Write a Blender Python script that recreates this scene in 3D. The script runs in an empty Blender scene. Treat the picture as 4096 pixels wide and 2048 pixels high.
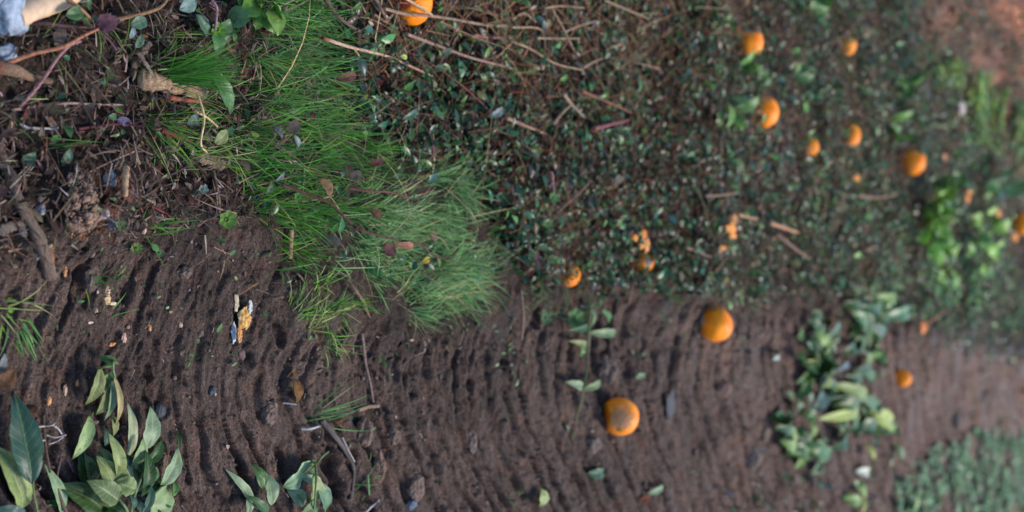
import bpy, bmesh, math
import numpy as np
from mathutils import Vector

R = math.radians
rng = np.random.default_rng(11)
scene = bpy.context.scene
C = scene.collection

# ------------------------------------------------------------------ camera
# the photo is a portrait picture lying on its side: its right edge is "up / far away"
TH = R(34.6); CH = 1.097; FPX = 1138.0
cam_data = bpy.data.cameras.new('camera')
cam = bpy.data.objects.new('camera', cam_data); C.objects.link(cam)
st, ct = math.sin(TH), math.cos(TH)
CU = np.array([0, st, ct]); CR = np.array([1.0, 0, 0]); CD = np.array([0, ct, -st])
M = cam.matrix_world.copy()
for i in range(3):
    M[i][0] = CU[i]; M[i][1] = -CR[i]; M[i][2] = -CD[i]
M[0][3], M[1][3], M[2][3] = 0, 0, CH
cam.matrix_world = M
cam_data.sensor_width = 36; cam_data.lens = 36 * FPX / 1024
cam_data.clip_start = 0.02; cam_data.clip_end = 2000
cam_data.dof.use_dof = True
cam_data.dof.focus_distance = 1.36
cam_data.dof.aperture_fstop = 3.3
scene.camera = cam

# ------------------------------------------------------------------ world, sun, exposure
SUN_EL, SUN_AZ = R(52), R(40)          # azimuth measured from +Y (away from the camera) towards +X
world = bpy.data.worlds.new('World'); scene.world = world; world.use_nodes = True
wn = world.node_tree.nodes; wl = world.node_tree.links
sky = wn.new('ShaderNodeTexSky'); sky.sky_type = 'NISHITA'; sky.sun_disc = False
sky.sun_elevation = SUN_EL; sky.sun_rotation = SUN_AZ
sky.air_density = 1.0; sky.dust_density = 0.2; sky.ozone_density = 2.2
wl.new(sky.outputs[0], wn['Background'].inputs[0]); wn['Background'].inputs[1].default_value = 0.095
sd = bpy.data.lights.new('sun', 'SUN'); sd.energy = 1.65; sd.angle = R(20); sd.color = (1, .93, .84)
sun = bpy.data.objects.new('sun', sd); C.objects.link(sun)
sv = Vector((math.sin(SUN_AZ) * math.cos(SUN_EL), math.cos(SUN_AZ) * math.cos(SUN_EL), math.sin(SUN_EL)))
sun.rotation_euler = sv.to_track_quat('Z', 'Y').to_euler(); sun.location = (0, 0, 6)
scene.view_settings.view_transform = 'Standard'; scene.view_settings.look = 'None'
scene.view_settings.gamma = 1; scene.view_settings.use_curve_mapping = False
scene.view_settings.exposure = 1.5

# ------------------------------------------------------------------ noise
_perm = np.random.default_rng(3).permutation(4096).astype(np.int64)
_ang = np.random.default_rng(4).random(4096) * 2 * np.pi
_gx, _gy = np.cos(_ang), np.sin(_ang)
def perlin(x, y, seed=0):
    x = np.asarray(x, float) + seed * 17.13; y = np.asarray(y, float) - seed * 9.71
    xi = np.floor(x).astype(np.int64); yi = np.floor(y).astype(np.int64)
    xf = x - xi; yf = y - yi
    u = xf * xf * xf * (xf * (xf * 6 - 15) + 10); v = yf * yf * yf * (yf * (yf * 6 - 15) + 10)
    def g(ix, iy, dx, dy):
        h = _perm[(_perm[ix & 4095] + iy) & 4095]
        return _gx[h] * dx + _gy[h] * dy
    a = g(xi, yi, xf, yf); b = g(xi + 1, yi, xf - 1, yf)
    c = g(xi, yi + 1, xf, yf - 1); d = g(xi + 1, yi + 1, xf - 1, yf - 1)
    return ((a + (b - a) * u) * (1 - v) + (c + (d - c) * u) * v) * 1.4
def fbm(x, y, o=4, seed=0, gain=.5):
    s = 0; a = 1
    for k in range(o):
        s = s + a * perlin(np.asarray(x) * 2 ** k, np.asarray(y) * 2 ** k, seed + 7 * k); a *= gain
    return s
def sstep(a, b, x):
    t = np.clip((x - a) / (b - a), 0, 1); return t * t * (3 - 2 * t)

# ------------------------------------------------------------------ picture <-> ground
K = 2576 / 1024.0                         # layout notes were taken on a 2576 px wide view of the photo
def proj(X, Y, Z):
    p = np.stack([np.asarray(X, float), np.asarray(Y, float), np.asarray(Z, float) - CH], -1)
    d = p @ CD; d = np.where(d < .05, .05, d)
    return (512 + FPX * (p @ CU) / d) * K, (256 + FPX * (p @ CR) / d) * K
def hit(x, y, z):
    r = CD * FPX + CU * (x / K - 512) + CR * (y / K - 256)
    t = (z - CH) / r[2]
    return np.array([0, 0, CH]) + r * t
def inpoly(px, py, poly):
    inside = np.zeros(px.shape, bool); n = len(poly)
    for i in range(n):
        x1, y1 = poly[i]; x2, y2 = poly[(i + 1) % n]
        if y1 == y2: continue
        c = ((y1 > py) != (y2 > py)) & (px < (x2 - x1) * (py - y1) / (y2 - y1) + x1)
        inside ^= c
    return inside

# edge of the muddy lane (real X of the boundary between verge and lane as a function of Y)
_edge_px = [(-250, 640), (0, 600), (300, 560), (540, 520), (720, 640), (820, 780), (1000, 850), (1250, 780), (1500, 750), (1900, 745), (2150, 770), (2400, 850), (2576, 900)]
_e = np.array([hit(x, y, 0) for x, y in _edge_px])
def lane(X, Y):
    ex = np.interp(Y, _e[:, 1], _e[:, 0])
    return sstep(-.03, .07, X - ex + .035 * fbm(X * 9, Y * 9, 3, 5))
def lane_axis(Y):
    return .185 + .055 * (Y - 1)

_pits = np.random.default_rng(21)
PITS = []
for x, y, r, d in [(395, 1005, .012, .014), (190, 720, .018, .02), (620, 905, .01, .012), (820, 1150, .022, .022), (835, 1215, .02, .02),
                   (690, 838, .013, .016), (745, 975, .016, .010), (960, 1000, .012, .01), (2330, 1080, .05, .03), (2470, 990, .05, .03),
                   (1335, 770, .02, .02), (2225, 1090, .03, .02), (1515, 905, .018, .014), (1440, 1090, .012, .012), (270, 1000, .009, .01)]:
    p = hit(x, y, 0); PITS.append((p[0], p[1], r, d))
for k in range(80):
    x, y = _pits.uniform(0, 1400), _pits.uniform(620, 1288)
    p = hit(x, y, 0); r = _pits.uniform(.003, .011); PITS.append((p[0], p[1], r, r * _pits.uniform(.6, 1.2)))
MOUNDS = []
for x, y, r, h in [(215, 500, .05, .028), (180, 560, .03, .015), (60, 640, .05, .012), (700, 690, .04, -.008), (2560, 120, .5, .12), (2000, 300, .1, -.03)]:
    p = hit(x, y, 0); MOUNDS.append((p[0], p[1], r, h))

def H(X, Y):
    X = np.asarray(X, float); Y = np.asarray(Y, float)
    L = lane(X, Y)
    z = .022 * fbm(X * 2.2, Y * 2.2, 2, 1)
    z = z + (1 - L) * (.02 + .012 * fbm(X * 14, Y * 14, 3, 2) + .004 * fbm(X * 70, Y * 70, 2, 9))
    ax = X - lane_axis(Y)
    wx = X + .012 * fbm(X * 12, Y * 12, 2, 31); wy = Y + .012 * fbm(X * 7, Y * 7, 3, 33)
    t = wy - .62 * np.sqrt(ax * ax + .006) - .10 * ax
    ph = np.log(np.maximum(1 + .9 * (t + .26 - .92), .15)) / .027 * 2 * np.pi
    sn = np.sin(ph + .9 * np.sin(ph * .37) + .8 * perlin(X * 16, Y * 16, 37)); ridge = 1.0 - 2.0 * sstep(.25, .95, sn) + .25 * perlin(X * 60, Y * 90, 39)
    msk = np.clip(.95 + .9 * fbm(X * 5, Y * 7, 2, 41), .15, 1.4) * (1 - .65 * sstep(.12, -.06, ax) * sstep(1.3, 1.05, Y)) * (.8 + .35 * np.clip(Y - 1.2, 0, 2.5))
    z = z + L * .0078 * msk * ridge * (1 - .55 * sstep(.1, .5, fbm(X * 13, Y * 11, 3, 43))) + L * .0035 * np.abs(fbm(X * 26, Y * 24, 3, 44))
    nr = 1 - .4 * sstep(1.35, 1.0, Y)
    pk = perlin(X * 130 + 2 * perlin(X * 20, Y * 20, 48), Y * 210, 49); nq = 1 - .6 * sstep(1.35, 1.0, Y); z = z - L * nq * .0026 * sstep(.42, .68, pk)
    pk = perlin(X * 55, Y * 110, 46); z = z - L * nq * .005 * sstep(.42, .66, pk) + nq * L * .003 * sstep(.4, .7, -pk)
    z = z + L * nr * (.0062 * fbm(X * 11, t * 52, 3, 51) + .0036 * fbm(X * 42, t * 170, 2, 53) + .0016 * fbm(X * 60, Y * 70, 2, 55))
    cr = np.abs(perlin(X * 22, Y * 34, 61)); z = z - L * .004 * np.clip(1 - cr / .10, 0, 1) * np.clip(fbm(X * 4, Y * 4, 2, 63) + .35, 0, 1)
    z = z + (.0014 - .0006 * L) * perlin(X * 330, Y * 330, 71) + .0006 * perlin(X * 620, Y * 620, 72)
    for px, py, r, d in PITS:
        m = (np.abs(X - px) < 2.2 * r) & (np.abs(Y - py) < 2.2 * r)
        if m.any():
            xx, yy = X[m] - px, Y[m] - py; q = ((.62 * xx + .3 * yy) ** 2 + ((yy - .3 * xx) * 1.5) ** 2) / (r * r) * (1 + .9 * perlin(X[m] * 45 + py * 90, Y[m] * 60, 83)).clip(.2, 3)
            z[m] -= .6 * d * np.exp(-q ** 1.5) - .25 * d * np.exp(-(np.sqrt(q) - 1.5) ** 2 * 6)
    for px, py, r, d in MOUNDS:
        q = ((X - px) ** 2 + (Y - py) ** 2) / (r * r)
        z = z + d * np.exp(-q) * (1 + .35 * perlin(X * 40, Y * 40, 81))
    return z
def Hs(x, y):
    return float(H(np.array([x]), np.array([y]))[0])
def P(x, y, h=0.0):
    """the point h above the ground that shows at (x, y) of the layout view"""
    z = 0
    for _ in range(6):
        p = hit(x, y, z); z = .5 * z + .5 * (Hs(p[0], p[1]) + h)
    return hit(x, y, z)

def pxw(x, y, w):                                          # a width on the layout view as metres
    z = P(x, y); d = (z - np.array([0, 0, CH])) @ CD
    return w / K / FPX * d

# ------------------------------------------------------------------ materials
def new_mat(name):
    m = bpy.data.materials.new(name); m.use_nodes = True
    n = m.node_tree.nodes; l = m.node_tree.links
    return m, n, l, n['Principled BSDF']
def noise_node(n, l, scale, detail=4, rough=.6, coord=None):
    t = n.new('ShaderNodeTexNoise'); t.inputs['Scale'].default_value = scale
    t.inputs['Detail'].default_value = detail; t.inputs['Roughness'].default_value = rough
    if coord is not None: l.new(coord, t.inputs['Vector'])
    return t
def ramp(n, l, src, stops):
    r = n.new('ShaderNodeValToRGB'); l.new(src, r.inputs[0])
    e = r.color_ramp.elements
    while len(e) < len(stops): e.new(.5)
    for q, (p, c) in zip(e, stops):
        q.position = p; q.color = (*c, 1) if len(c) == 3 else c
    return r
def mixc(n, l, a, b, fac, mode='MIX'):
    m = n.new('ShaderNodeMix'); m.data_type = 'RGBA'; m.blend_type = mode
    if isinstance(fac, float): m.inputs[0].default_value = fac
    else: l.new(fac, m.inputs[0])
    for s, v in ((6, a), (7, b)):
        if isinstance(v, tuple): m.inputs[s].default_value = (*v, 1)
        else: l.new(v, m.inputs[s])
    return m.outputs[2]
def bump(n, l, bs, src, strength, dist):
    b = n.new('ShaderNodeBump'); b.inputs['Strength'].default_value = strength
    b.inputs['Distance'].default_value = dist; l.new(src, b.inputs['Height'])
    l.new(b.outputs[0], bs.inputs['Normal']); return b
def attr(n, name):
    a = n.new('ShaderNodeAttribute'); a.attribute_name = name; return a

def mat_soil():
    m, n, l, b = new_mat('wet_soil')
    geo = n.new('ShaderNodeNewGeometry').outputs['Position']
    mpg = n.new('ShaderNodeMapping'); l.new(geo, mpg.inputs[0]); mpg.inputs['Scale'].default_value = (.28, 1.4, 1); mpg.inputs['Rotation'].default_value = (0, 0, .2); geo2 = mpg.outputs[0]
    n1 = noise_node(n, l, 10, 6, .65, geo2); n2 = noise_node(n, l, 70, 6, .7, geo2); n3 = noise_node(n, l, 420, 3, .7, geo)
    c1 = ramp(n, l, n1.outputs[0], [(.3, (.072, .049, .040)), (.5, (.112, .078, .064)), (.72, (.150, .108, .090))]).outputs[0]
    c2 = ramp(n, l, n2.outputs[0], [(.30, (.40, .37, .35)), (.5, (1, .98, .96)), (.70, (1.5, 1.47, 1.45))]).outputs[0]
    c3 = ramp(n, l, n3.outputs[0], [(.36, (.4, .38, .36)), (.54, (1, 1, 1)), (.68, (1.7, 1.66, 1.64))]).outputs[0]
    c = mixc(n, l, c1, c2, 1.0, 'MULTIPLY'); c = mixc(n, l, c, c3, 1.0, 'MULTIPLY')
    c = mixc(n, l, c, attr(n, 'Col').outputs[0], 1.0, 'MULTIPLY')
    l.new(c, b.inputs['Base Color'])
    rr = ramp(n, l, n1.outputs[0], [(.38, (.42, .42, .42)), (.6, (.85, .85, .85))]); l.new(rr.outputs[0], b.inputs['Roughness'])
    b.inputs['Specular IOR Level'].default_value = .18
    mm = n.new('ShaderNodeMath'); mm.operation = 'MULTIPLY_ADD'; l.new(n2.outputs[0], mm.inputs[0]); mm.inputs[1].default_value = 1.2; l.new(n3.outputs[0], mm.inputs[2])
    bump(n, l, b, mm.outputs[0], 1.0, .0026)
    return m
def mat_col(name, rough=.5, spec=.5, nscale=0, nmul=(.6, 1.3), bumpd=0, trans=0, objspace=False, coat=0):
    """colour taken from the thing's own colour attribute, broken up by a fine noise"""
    m, n, l, b = new_mat(name)
    c = attr(n, 'Col').outputs[0]
    if nscale:
        co = n.new('ShaderNodeTexCoord').outputs['Object']
        t = noise_node(n, l, nscale, 5, .65, co)
        r = ramp(n, l, t.outputs[0], [(.3, (nmul[0],) * 3), (.7, (nmul[1],) * 3)])
        c = mixc(n, l, c, r.outputs[0], 1.0, 'MULTIPLY')
        if bumpd: bump(n, l, b, t.outputs[0], .8, bumpd)
    l.new(c, b.inputs['Base Color'])
    b.inputs['Roughness'].default_value = rough; b.inputs['Specular IOR Level'].default_value = spec
    if coat: b.inputs['Coat Weight'].default_value = coat; b.inputs['Coat Roughness'].default_value = .25
    if trans:
        tr = n.new('ShaderNodeBsdfTranslucent'); l.new(c, tr.inputs[0])
        mx = n.new('ShaderNodeMixShader'); mx.inputs[0].default_value = trans
        l.new(b.outputs[0], mx.inputs[1]); l.new(tr.outputs[0], mx.inputs[2])
        l.new(mx.outputs[0], n['Material Output'].inputs[0])
    return m
def mat_leaf(name, rough, spec, veinc, veinamt):
    """citrus leaf skin: own colour, midrib and side veins drawn from the leaf's own coordinates"""
    m, n, l, b = new_mat(name)
    a = attr(n, 'leafuv'); sx = n.new('ShaderNodeSeparateXYZ'); l.new(a.outputs['Vector'], sx.inputs[0])
    av = n.new('ShaderNodeMath'); av.operation = 'ABSOLUTE'; l.new(sx.outputs[1], av.inputs[0])
    k = n.new('ShaderNodeMath'); k.operation = 'MULTIPLY_ADD'; l.new(av.outputs[0], k.inputs[0]); k.inputs[1].default_value = -.16; l.new(sx.outputs[0], k.inputs[2])
    w = n.new('ShaderNodeMath'); w.operation = 'MULTIPLY'; l.new(k.outputs[0], w.inputs[0]); w.inputs[1].default_value = 62
    s = n.new('ShaderNodeMath'); s.operation = 'SINE'; l.new(w.outputs[0], s.inputs[0])
    v = ramp(n, l, s.outputs[0], [(.86, (0, 0, 0)), (.99, (.55, .55, .55))])
    mid = ramp(n, l, av.outputs[0], [(.02, (1, 1, 1)), (.07, (0, 0, 0))])
    vv = mixc(n, l, v.outputs[0], mid.outputs[0], 1.0, 'ADD')
    co = n.new('ShaderNodeTexCoord').outputs['Object']
    t = noise_node(n, l, 90, 5, .7, co); r = ramp(n, l, t.outputs[0], [(.3, (.72, .72, .7)), (.65, (1.2, 1.2, 1.15))])
    c = mixc(n, l, attr(n, 'Col').outputs[0], r.outputs[0], 1.0, 'MULTIPLY')
    fm = n.new('ShaderNodeMath'); fm.operation = 'MULTIPLY'; l.new(vv, fm.inputs[0]); fm.inputs[1].default_value = veinamt
    c = mixc(n, l, c, veinc, fm.outputs[0])
    sp = noise_node(n, l, 260, 2, .5, co); sr = ramp(n, l, sp.outputs[0], [(.645, (0, 0, 0)), (.72, (.75, .75, .75))])
    c = mixc(n, l, c, (.07, .05, .03), sr.outputs[0])
    l.new(c, b.inputs['Base Color']); b.inputs['Roughness'].default_value = rough; b.inputs['Specular IOR Level'].default_value = spec
    bump(n, l, b, vv, .35, .0006)
    tr = n.new('ShaderNodeBsdfTranslucent'); l.new(c, tr.inputs[0])
    mx = n.new('ShaderNodeMixShader'); mx.inputs[0].default_value = .12
    l.new(b.outputs[0], mx.inputs[1]); l.new(tr.outputs[0], mx.inputs[2]); l.new(mx.outputs[0], n['Material Output'].inputs[0])
    return m
def mat_orange():
    m, n, l, b = new_mat('orange_peel')
    co = n.new('ShaderNodeTexCoord').outputs['Object']
    t = noise_node(n, l, 40, 4, .6, co); v = n.new('ShaderNodeTexVoronoi'); v.inputs['Scale'].default_value = 420; l.new(co, v.inputs['Vector'])
    r = ramp(n, l, t.outputs[0], [(.3, (.78, .7, .6)), (.65, (1.08, 1.08, 1.0))])
    c = mixc(n, l, attr(n, 'Col').outputs[0], r.outputs[0], 1.0, 'MULTIPLY')
    l.new(c, b.inputs['Base Color']); b.inputs['Roughness'].default_value = .5; b.inputs['Specular IOR Level'].default_value = .25
    b.inputs['Subsurface Weight'].default_value = .12; b.inputs['Subsurface Radius'].default_value = (.006, .003, .001)
    bump(n, l, b, v.outputs['Distance'], .5, .0008)
    return m
def mat_bark():
    m, n, l, b = new_mat('bark')
    co = n.new('ShaderNodeTexCoord').outputs['Object']
    a = attr(n, 'leafuv')
    mp = n.new('ShaderNodeMapping'); l.new(a.outputs['Vector'], mp.inputs[0]); mp.inputs['Scale'].default_value = (8, 9, 1)
    t = noise_node(n, l, 3, 6, .75, mp.outputs[0]); t2 = noise_node(n, l, 160, 5, .7, co)
    r = ramp(n, l, t.outputs[0], [(.32, (.3, .26, .22)), (.5, (.9, .86, .82)), (.7, (1.6, 1.5, 1.4))])
    r2 = ramp(n, l, t2.outputs[0], [(.3, (.55, .55, .55)), (.7, (1.35, 1.35, 1.35))])
    c = mixc(n, l, attr(n, 'Col').outputs[0], r.outputs[0], 1.0, 'MULTIPLY'); c = mixc(n, l, c, r2.outputs[0], 1.0, 'MULTIPLY')
    l.new(c, b.inputs['Base Color']); b.inputs['Roughness'].default_value = .7
    bump(n, l, b, t.outputs[0], .9, .003)
    return m

M_soil = mat_soil()
M_grass = mat_col('grass_blade', .45, .25, trans=.3)
M_cover = mat_col('glossy_creeper_leaf', .28, .25, 120, (.7, 1.25), trans=.15)
M_clover = mat_col('soft_green_leaf', .55, .2, 60, (.75, 1.2), trans=.25)
M_dry = mat_col('dry_plant_matter', .75, .12, 200, (.5, 1.4), .0005)
M_clod = mat_col('earth_clod', .8, .25, 150, (.45, 1.5), .0025)
M_stone = mat_col('stone', .6, .35, 70, (.45, 1.3), .004)
M_top = mat_leaf('leaf_upper_skin', .40, .30, (.10, .18, .05), .6)
M_under = mat_leaf('leaf_lower_skin', .48, .32, (.28, .36, .19), .7)
M_orange = mat_orange()
M_pith = mat_col('citrus_pith', .65, .35, 150, (.6, 1.2), .001)
M_bark = mat_bark()
M_stem = mat_col('green_stem', .45, .45, 120, (.7, 1.2))
M_wood = mat_col('peeled_wood', .6, .3, 45, (.75, 1.15), .0008)

# ------------------------------------------------------------------ mesh builder
class MB:
    def __init__(s): s.v = []; s.c = []; s.u = []; s.f = []; s.m = []; s.n = 0
    def add(s, v, f, col, uv=None, mat=0):
        v = np.asarray(v, float).reshape(-1, 3); k = len(v)
        c = np.asarray(col, float)
        if c.ndim == 1: c = np.tile(c, (k, 1))
        s.v.append(v); s.c.append(c)
        s.u.append(np.zeros((k, 3)) if uv is None else np.asarray(uv, float).reshape(-1, 3))
        f = np.asarray(f, np.int64) + s.n; s.f.append(f); s.m.append(np.full(len(f), mat, np.int32)); s.n += k
    def build(s, name, mats, parent=None, loc=None, smooth=True):
        v = np.concatenate(s.v); c = np.concatenate(s.c); u = np.concatenate(s.u)
        if loc is not None: v = v - np.asarray(loc)
        me = bpy.data.meshes.new(name)
        me.vertices.add(len(v)); me.vertices.foreach_set('co', v.astype(np.float32).ravel())
        idx = np.concatenate([f.ravel() for f in s.f]); tot = np.concatenate([np.full(len(f), f.shape[1], np.int32) for f in s.f])
        st_ = np.concatenate([[0], np.cumsum(tot)[:-1]]).astype(np.int32)
        me.loops.add(len(idx)); me.loops.foreach_set('vertex_index', idx.astype(np.int32))
        me.polygons.add(len(tot)); me.polygons.foreach_set('loop_start', st_); me.polygons.foreach_set('loop_total', tot)
        me.polygons.foreach_set('material_index', np.concatenate(s.m))
        me.polygons.foreach_set('use_smooth', np.full(len(tot), smooth, bool))
        me.update(calc_edges=True)
        a = me.attributes.new('Col', 'FLOAT_COLOR', 'POINT')
        a.data.foreach_set('color', np.concatenate([c, np.ones((len(c), 1))], 1).astype(np.float32).ravel())
        a = me.attributes.new('leafuv', 'FLOAT_VECTOR', 'POINT'); a.data.foreach_set('vector', u.astype(np.float32).ravel())
        for m in (mats if isinstance(mats, (list, tuple)) else [mats]): me.materials.append(m)
        o = bpy.data.objects.new(name, me); C.objects.link(o)
        if parent is not None:
            o.parent = parent
        elif loc is not None: o.location = loc
        return o
def tag(o, label=None, cat=None, group=None, kind=None):
    for k, v in (('label', label), ('category', cat), ('group', group), ('kind', kind)):
        if v: o[k] = v
    return o
def empty(name, loc, label, cat, group=None):
    o = bpy.data.objects.new(name, None); C.objects.link(o); o.location = loc
    o.empty_display_size = .02
    return tag(o, label, cat, group)

def grid_faces(nu, nv, off=0, flip=False):
    i = np.arange((nu - 1) * (nv - 1)); r = i // (nv - 1); c = i % (nv - 1)
    a = r * nv + c
    f = np.stack([a, a + nv, a + nv + 1, a + 1], 1) + off
    return f[:, ::-1] if flip else f
def unit(a):
    return a / np.maximum(np.linalg.norm(a, axis=-1, keepdims=True), 1e-9)

# ------------------------------------------------------------------ ground
def build_ground():
    xs = np.concatenate([np.arange(-170, 1120, 1.15), np.arange(1120, 1240, 3), np.arange(1240, 1290, 8), [1292, 1294]])
    Y = np.array([hit(x * K, 256 * K, 0)[1] for x in xs])
    Y = np.concatenate([[-60, -20, -6, -2, -.6, 0], Y[Y > .1]])
    Sx = np.interp(Y, [-60, .5, 1000], [0, 0, 0])
    d = np.maximum(Y * ct + CH * st, .95)
    W = 256 * d / FPX * 1.35
    sd_ = np.concatenate([np.arange(1.01, 2.6, .011), np.arange(2.6, 4, .05), [5, 7, 12, 30, 100, 400]]); s = np.concatenate([-sd_[::-1], np.linspace(-1, 1, 600), sd_])
    X = W[:, None] * s[None, :]; YY = np.repeat(Y[:, None], len(s), 1)
    Z = H(X.ravel(), YY.ravel()).reshape(X.shape)
    V = np.stack([X, YY, Z], -1).reshape(-1, 3)
    px, py = proj(V[:, 0], V[:, 1], V[:, 2] * 0)
    L = lane(V[:, 0], V[:, 1])[:, None]
    verge = np.array([.34, .31, .28]); mud = np.array([.74, .715, .70])
    col = verge * (1 - L) + mud * L
    sun_stk = sstep(.1, .5, fbm(V[:, 0] * 7 + V[:, 1] * 1.5, V[:, 1] * 1.6, 3, 99))[:, None]  # streak mask for sun patches painted on the far soil
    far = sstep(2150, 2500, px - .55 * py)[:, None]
    col = col * (1 - far) + np.array([2.5, 1.8, 1.38]) * (1 + sun_stk * np.array([.75, .55, .4])) * far  # warmer soil in the far corner, with sunlit brightness painted into its colour
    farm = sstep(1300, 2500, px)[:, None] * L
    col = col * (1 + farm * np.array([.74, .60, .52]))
    q = np.exp(-(((px - 200) / 75) ** 2 + ((py - 500) / 85) ** 2) ** 1.5)[:, None] * sstep(-.35, .1, fbm(V[:, 0] * 40, V[:, 1] * 40, 3, 91))[:, None]
    col = col * (1 - q) + np.array([1.7, 1.02, .75]) * q
    rs = sstep(.25, .6, fbm(V[:, 0] * 26, V[:, 1] * 30, 3, 93))[:, None] * .5
    col = col * (1 - rs) + col * np.array([1.35, 1.05, .9]) * rs
    vr = (1 + .28 * fbm(V[:, 0] * 5, V[:, 1] * 3.5, 4, 95))[:, None]; gr = sstep(.15, .55, fbm(V[:, 0] * 4, V[:, 1] * 3, 3, 97))[:, None] * .35 * sstep(1500, 2400, px)[:, None]
    col = col * vr * (1 - gr) + col * np.array([.75, 1.0, .62]) * gr
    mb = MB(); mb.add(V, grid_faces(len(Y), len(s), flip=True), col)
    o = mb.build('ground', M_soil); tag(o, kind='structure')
    return o
build_ground()

# ------------------------------------------------------------------ scatter helpers
def scatter(poly, dens, noise=None, maxn=60000):
    """points spread evenly over the ground inside a polygon; dens per square metre"""
    w = np.array([hit(x, y, 0) for x, y in poly])
    lo, hi = w[:, :2].min(0), w[:, :2].max(0)
    n = int(min(dens * np.prod(hi - lo), 3000000))
    X = rng.uniform(lo[0], hi[0], n); Y = rng.uniform(lo[1], hi[1], n)
    px, py = proj(X, Y, 0 * X)
    k = inpoly(px + 14 * perlin(X * 20, Y * 20, 7) + 40 * perlin(X * 6, Y * 6, 9), py + 14 * perlin(X * 20, Y * 20, 8) + 40 * perlin(X * 6, Y * 6, 10), poly)
    X, Y = X[k], Y[k]
    if noise:
        sc, thr, wd, sd = noise
        p = sstep(thr - wd, thr + wd, fbm(X * sc, Y * sc, 3, sd)); k = rng.random(len(X)) < p; X, Y = X[k], Y[k]
    return np.stack([X, Y, H(X, Y)], 1)
def blades(mb, root, az, lean, length, width, curl, col, nseg=6, tipcol=1.25, mat=0):
    """ribbons growing from root; lean from the vertical towards az, bending over by curl"""
    N = len(root)
    if N == 0: return
    t = np.linspace(0, 1, nseg + 1)
    ang = lean[:, None] + curl[:, None] * t[None, :] ** 1.3
    dl = (length / nseg)[:, None]
    r = np.concatenate([np.zeros((N, 1)), np.cumsum(np.sin(ang[:, 1:]) * dl, 1)], 1)
    z = np.concatenate([np.zeros((N, 1)), np.cumsum(np.cos(ang[:, 1:]) * dl, 1)], 1)
    wob = rng.normal(0, .12, (N, 1)) * length[:, None] * t[None, :] ** 2
    ca, sa = np.cos(az)[:, None], np.sin(az)[:, None]
    cx = root[:, 0:1] + r * ca - wob * sa; cy = root[:, 1:2] + r * sa + wob * ca
    gz = np.maximum(root[:, 2:3] + z, root[:, 2:3] - .004)
    tw = (az + np.pi / 2 + rng.normal(0, .5, N))[:, None]
    w = width[:, None] * (1 - t[None, :] ** 2.2) * .5 + .00008
    ex, ey = np.cos(tw) * w, np.sin(tw) * w
    V = np.stack([np.stack([cx - ex, cy - ey, gz], -1), np.stack([cx + ex, cy + ey, gz], -1)], 2)
    V = V.reshape(N, (nseg + 1) * 2, 3)
    f1 = np.array([[2 * i, 2 * i + 1, 2 * i + 3, 2 * i + 2] for i in range(nseg)])
    F = (f1[None] + (np.arange(N) * (nseg + 1) * 2)[:, None, None]).reshape(-1, 4)
    cc = col[:, None, :] * (1 + (tipcol - 1) * np.repeat(t, 2)[None, :, None])
    mb.add(V.reshape(-1, 3), F, cc.reshape(-1, 3), mat=mat)
def frames(az, pitch, roll):
    """leaf frames: a along the leaf, n the upper face normal"""
    a = np.stack([np.cos(az) * np.cos(pitch), np.sin(az) * np.cos(pitch), np.sin(pitch)], 1)
    b0 = np.stack([-np.sin(az), np.cos(az), 0 * az], 1); n0 = np.cross(a, b0)
    b = b0 * np.cos(roll)[:, None] + n0 * np.sin(roll)[:, None]
    return a, b, np.cross(a, b)
def leaves(mb, pos, az, pitch, roll, length, width, col, fold=.35, droop=.25, shape=.9, nu=5, mat=0, ground=True):
    N = len(pos)
    if N == 0: return
    a, b, n = frames(az, pitch, roll)
    t = np.linspace(0, 1, nu); v = np.array([-1, 0, 1.])
    prof = np.sin(np.pi * np.clip(t, .0, 1) ** shape) ** .75; prof[0] = .08; prof[-1] = .02
    T, Vv = np.meshgrid(t, v, indexing='ij'); Pq = np.repeat(prof[:, None], 3, 1)
    L = length[:, None]; Wd = width[:, None] * .5
    q = L * T.ravel()[None]; w = Wd * (Pq * Vv).ravel()[None]
    h = fold * Wd * (Pq * np.abs(Vv)).ravel()[None] - droop * L * (T.ravel() ** 2)[None]
    V = pos[:, None, :] + a[:, None, :] * q[..., None] + b[:, None, :] * w[..., None] + n[:, None, :] * h[..., None]
    F = (grid_faces(nu, 3)[None] + (np.arange(N) * nu * 3)[:, None, None]).reshape(-1, 4)
    cc = np.repeat(col[:, None, :], nu * 3, 1)
    V = V.reshape(-1, 3)
    mb.add(V, F, cc.reshape(-1, 3), mat=mat)
def jitter(base, n, amt=.3, hue=.12):
    base = np.asarray(base, float)
    return np.clip(base[None] * (1 + rng.normal(0, amt, (n, 1))).clip(.35, 2) * (1 + rng.normal(0, hue, (n, 3))).clip(.5, 1.6), .003, .9)
def pick(cols, w, n, amt=.25, hue=.1):
    i = rng.choice(len(cols), n, p=np.array(w) / np.sum(w)); cols = np.asarray(cols, float)
    return np.clip(cols[i] * (1 + rng.normal(0, amt, (n, 1))).clip(.4, 2) * (1 + rng.normal(0, hue, (n, 3))).clip(.6, 1.5), .003, .9)

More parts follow.
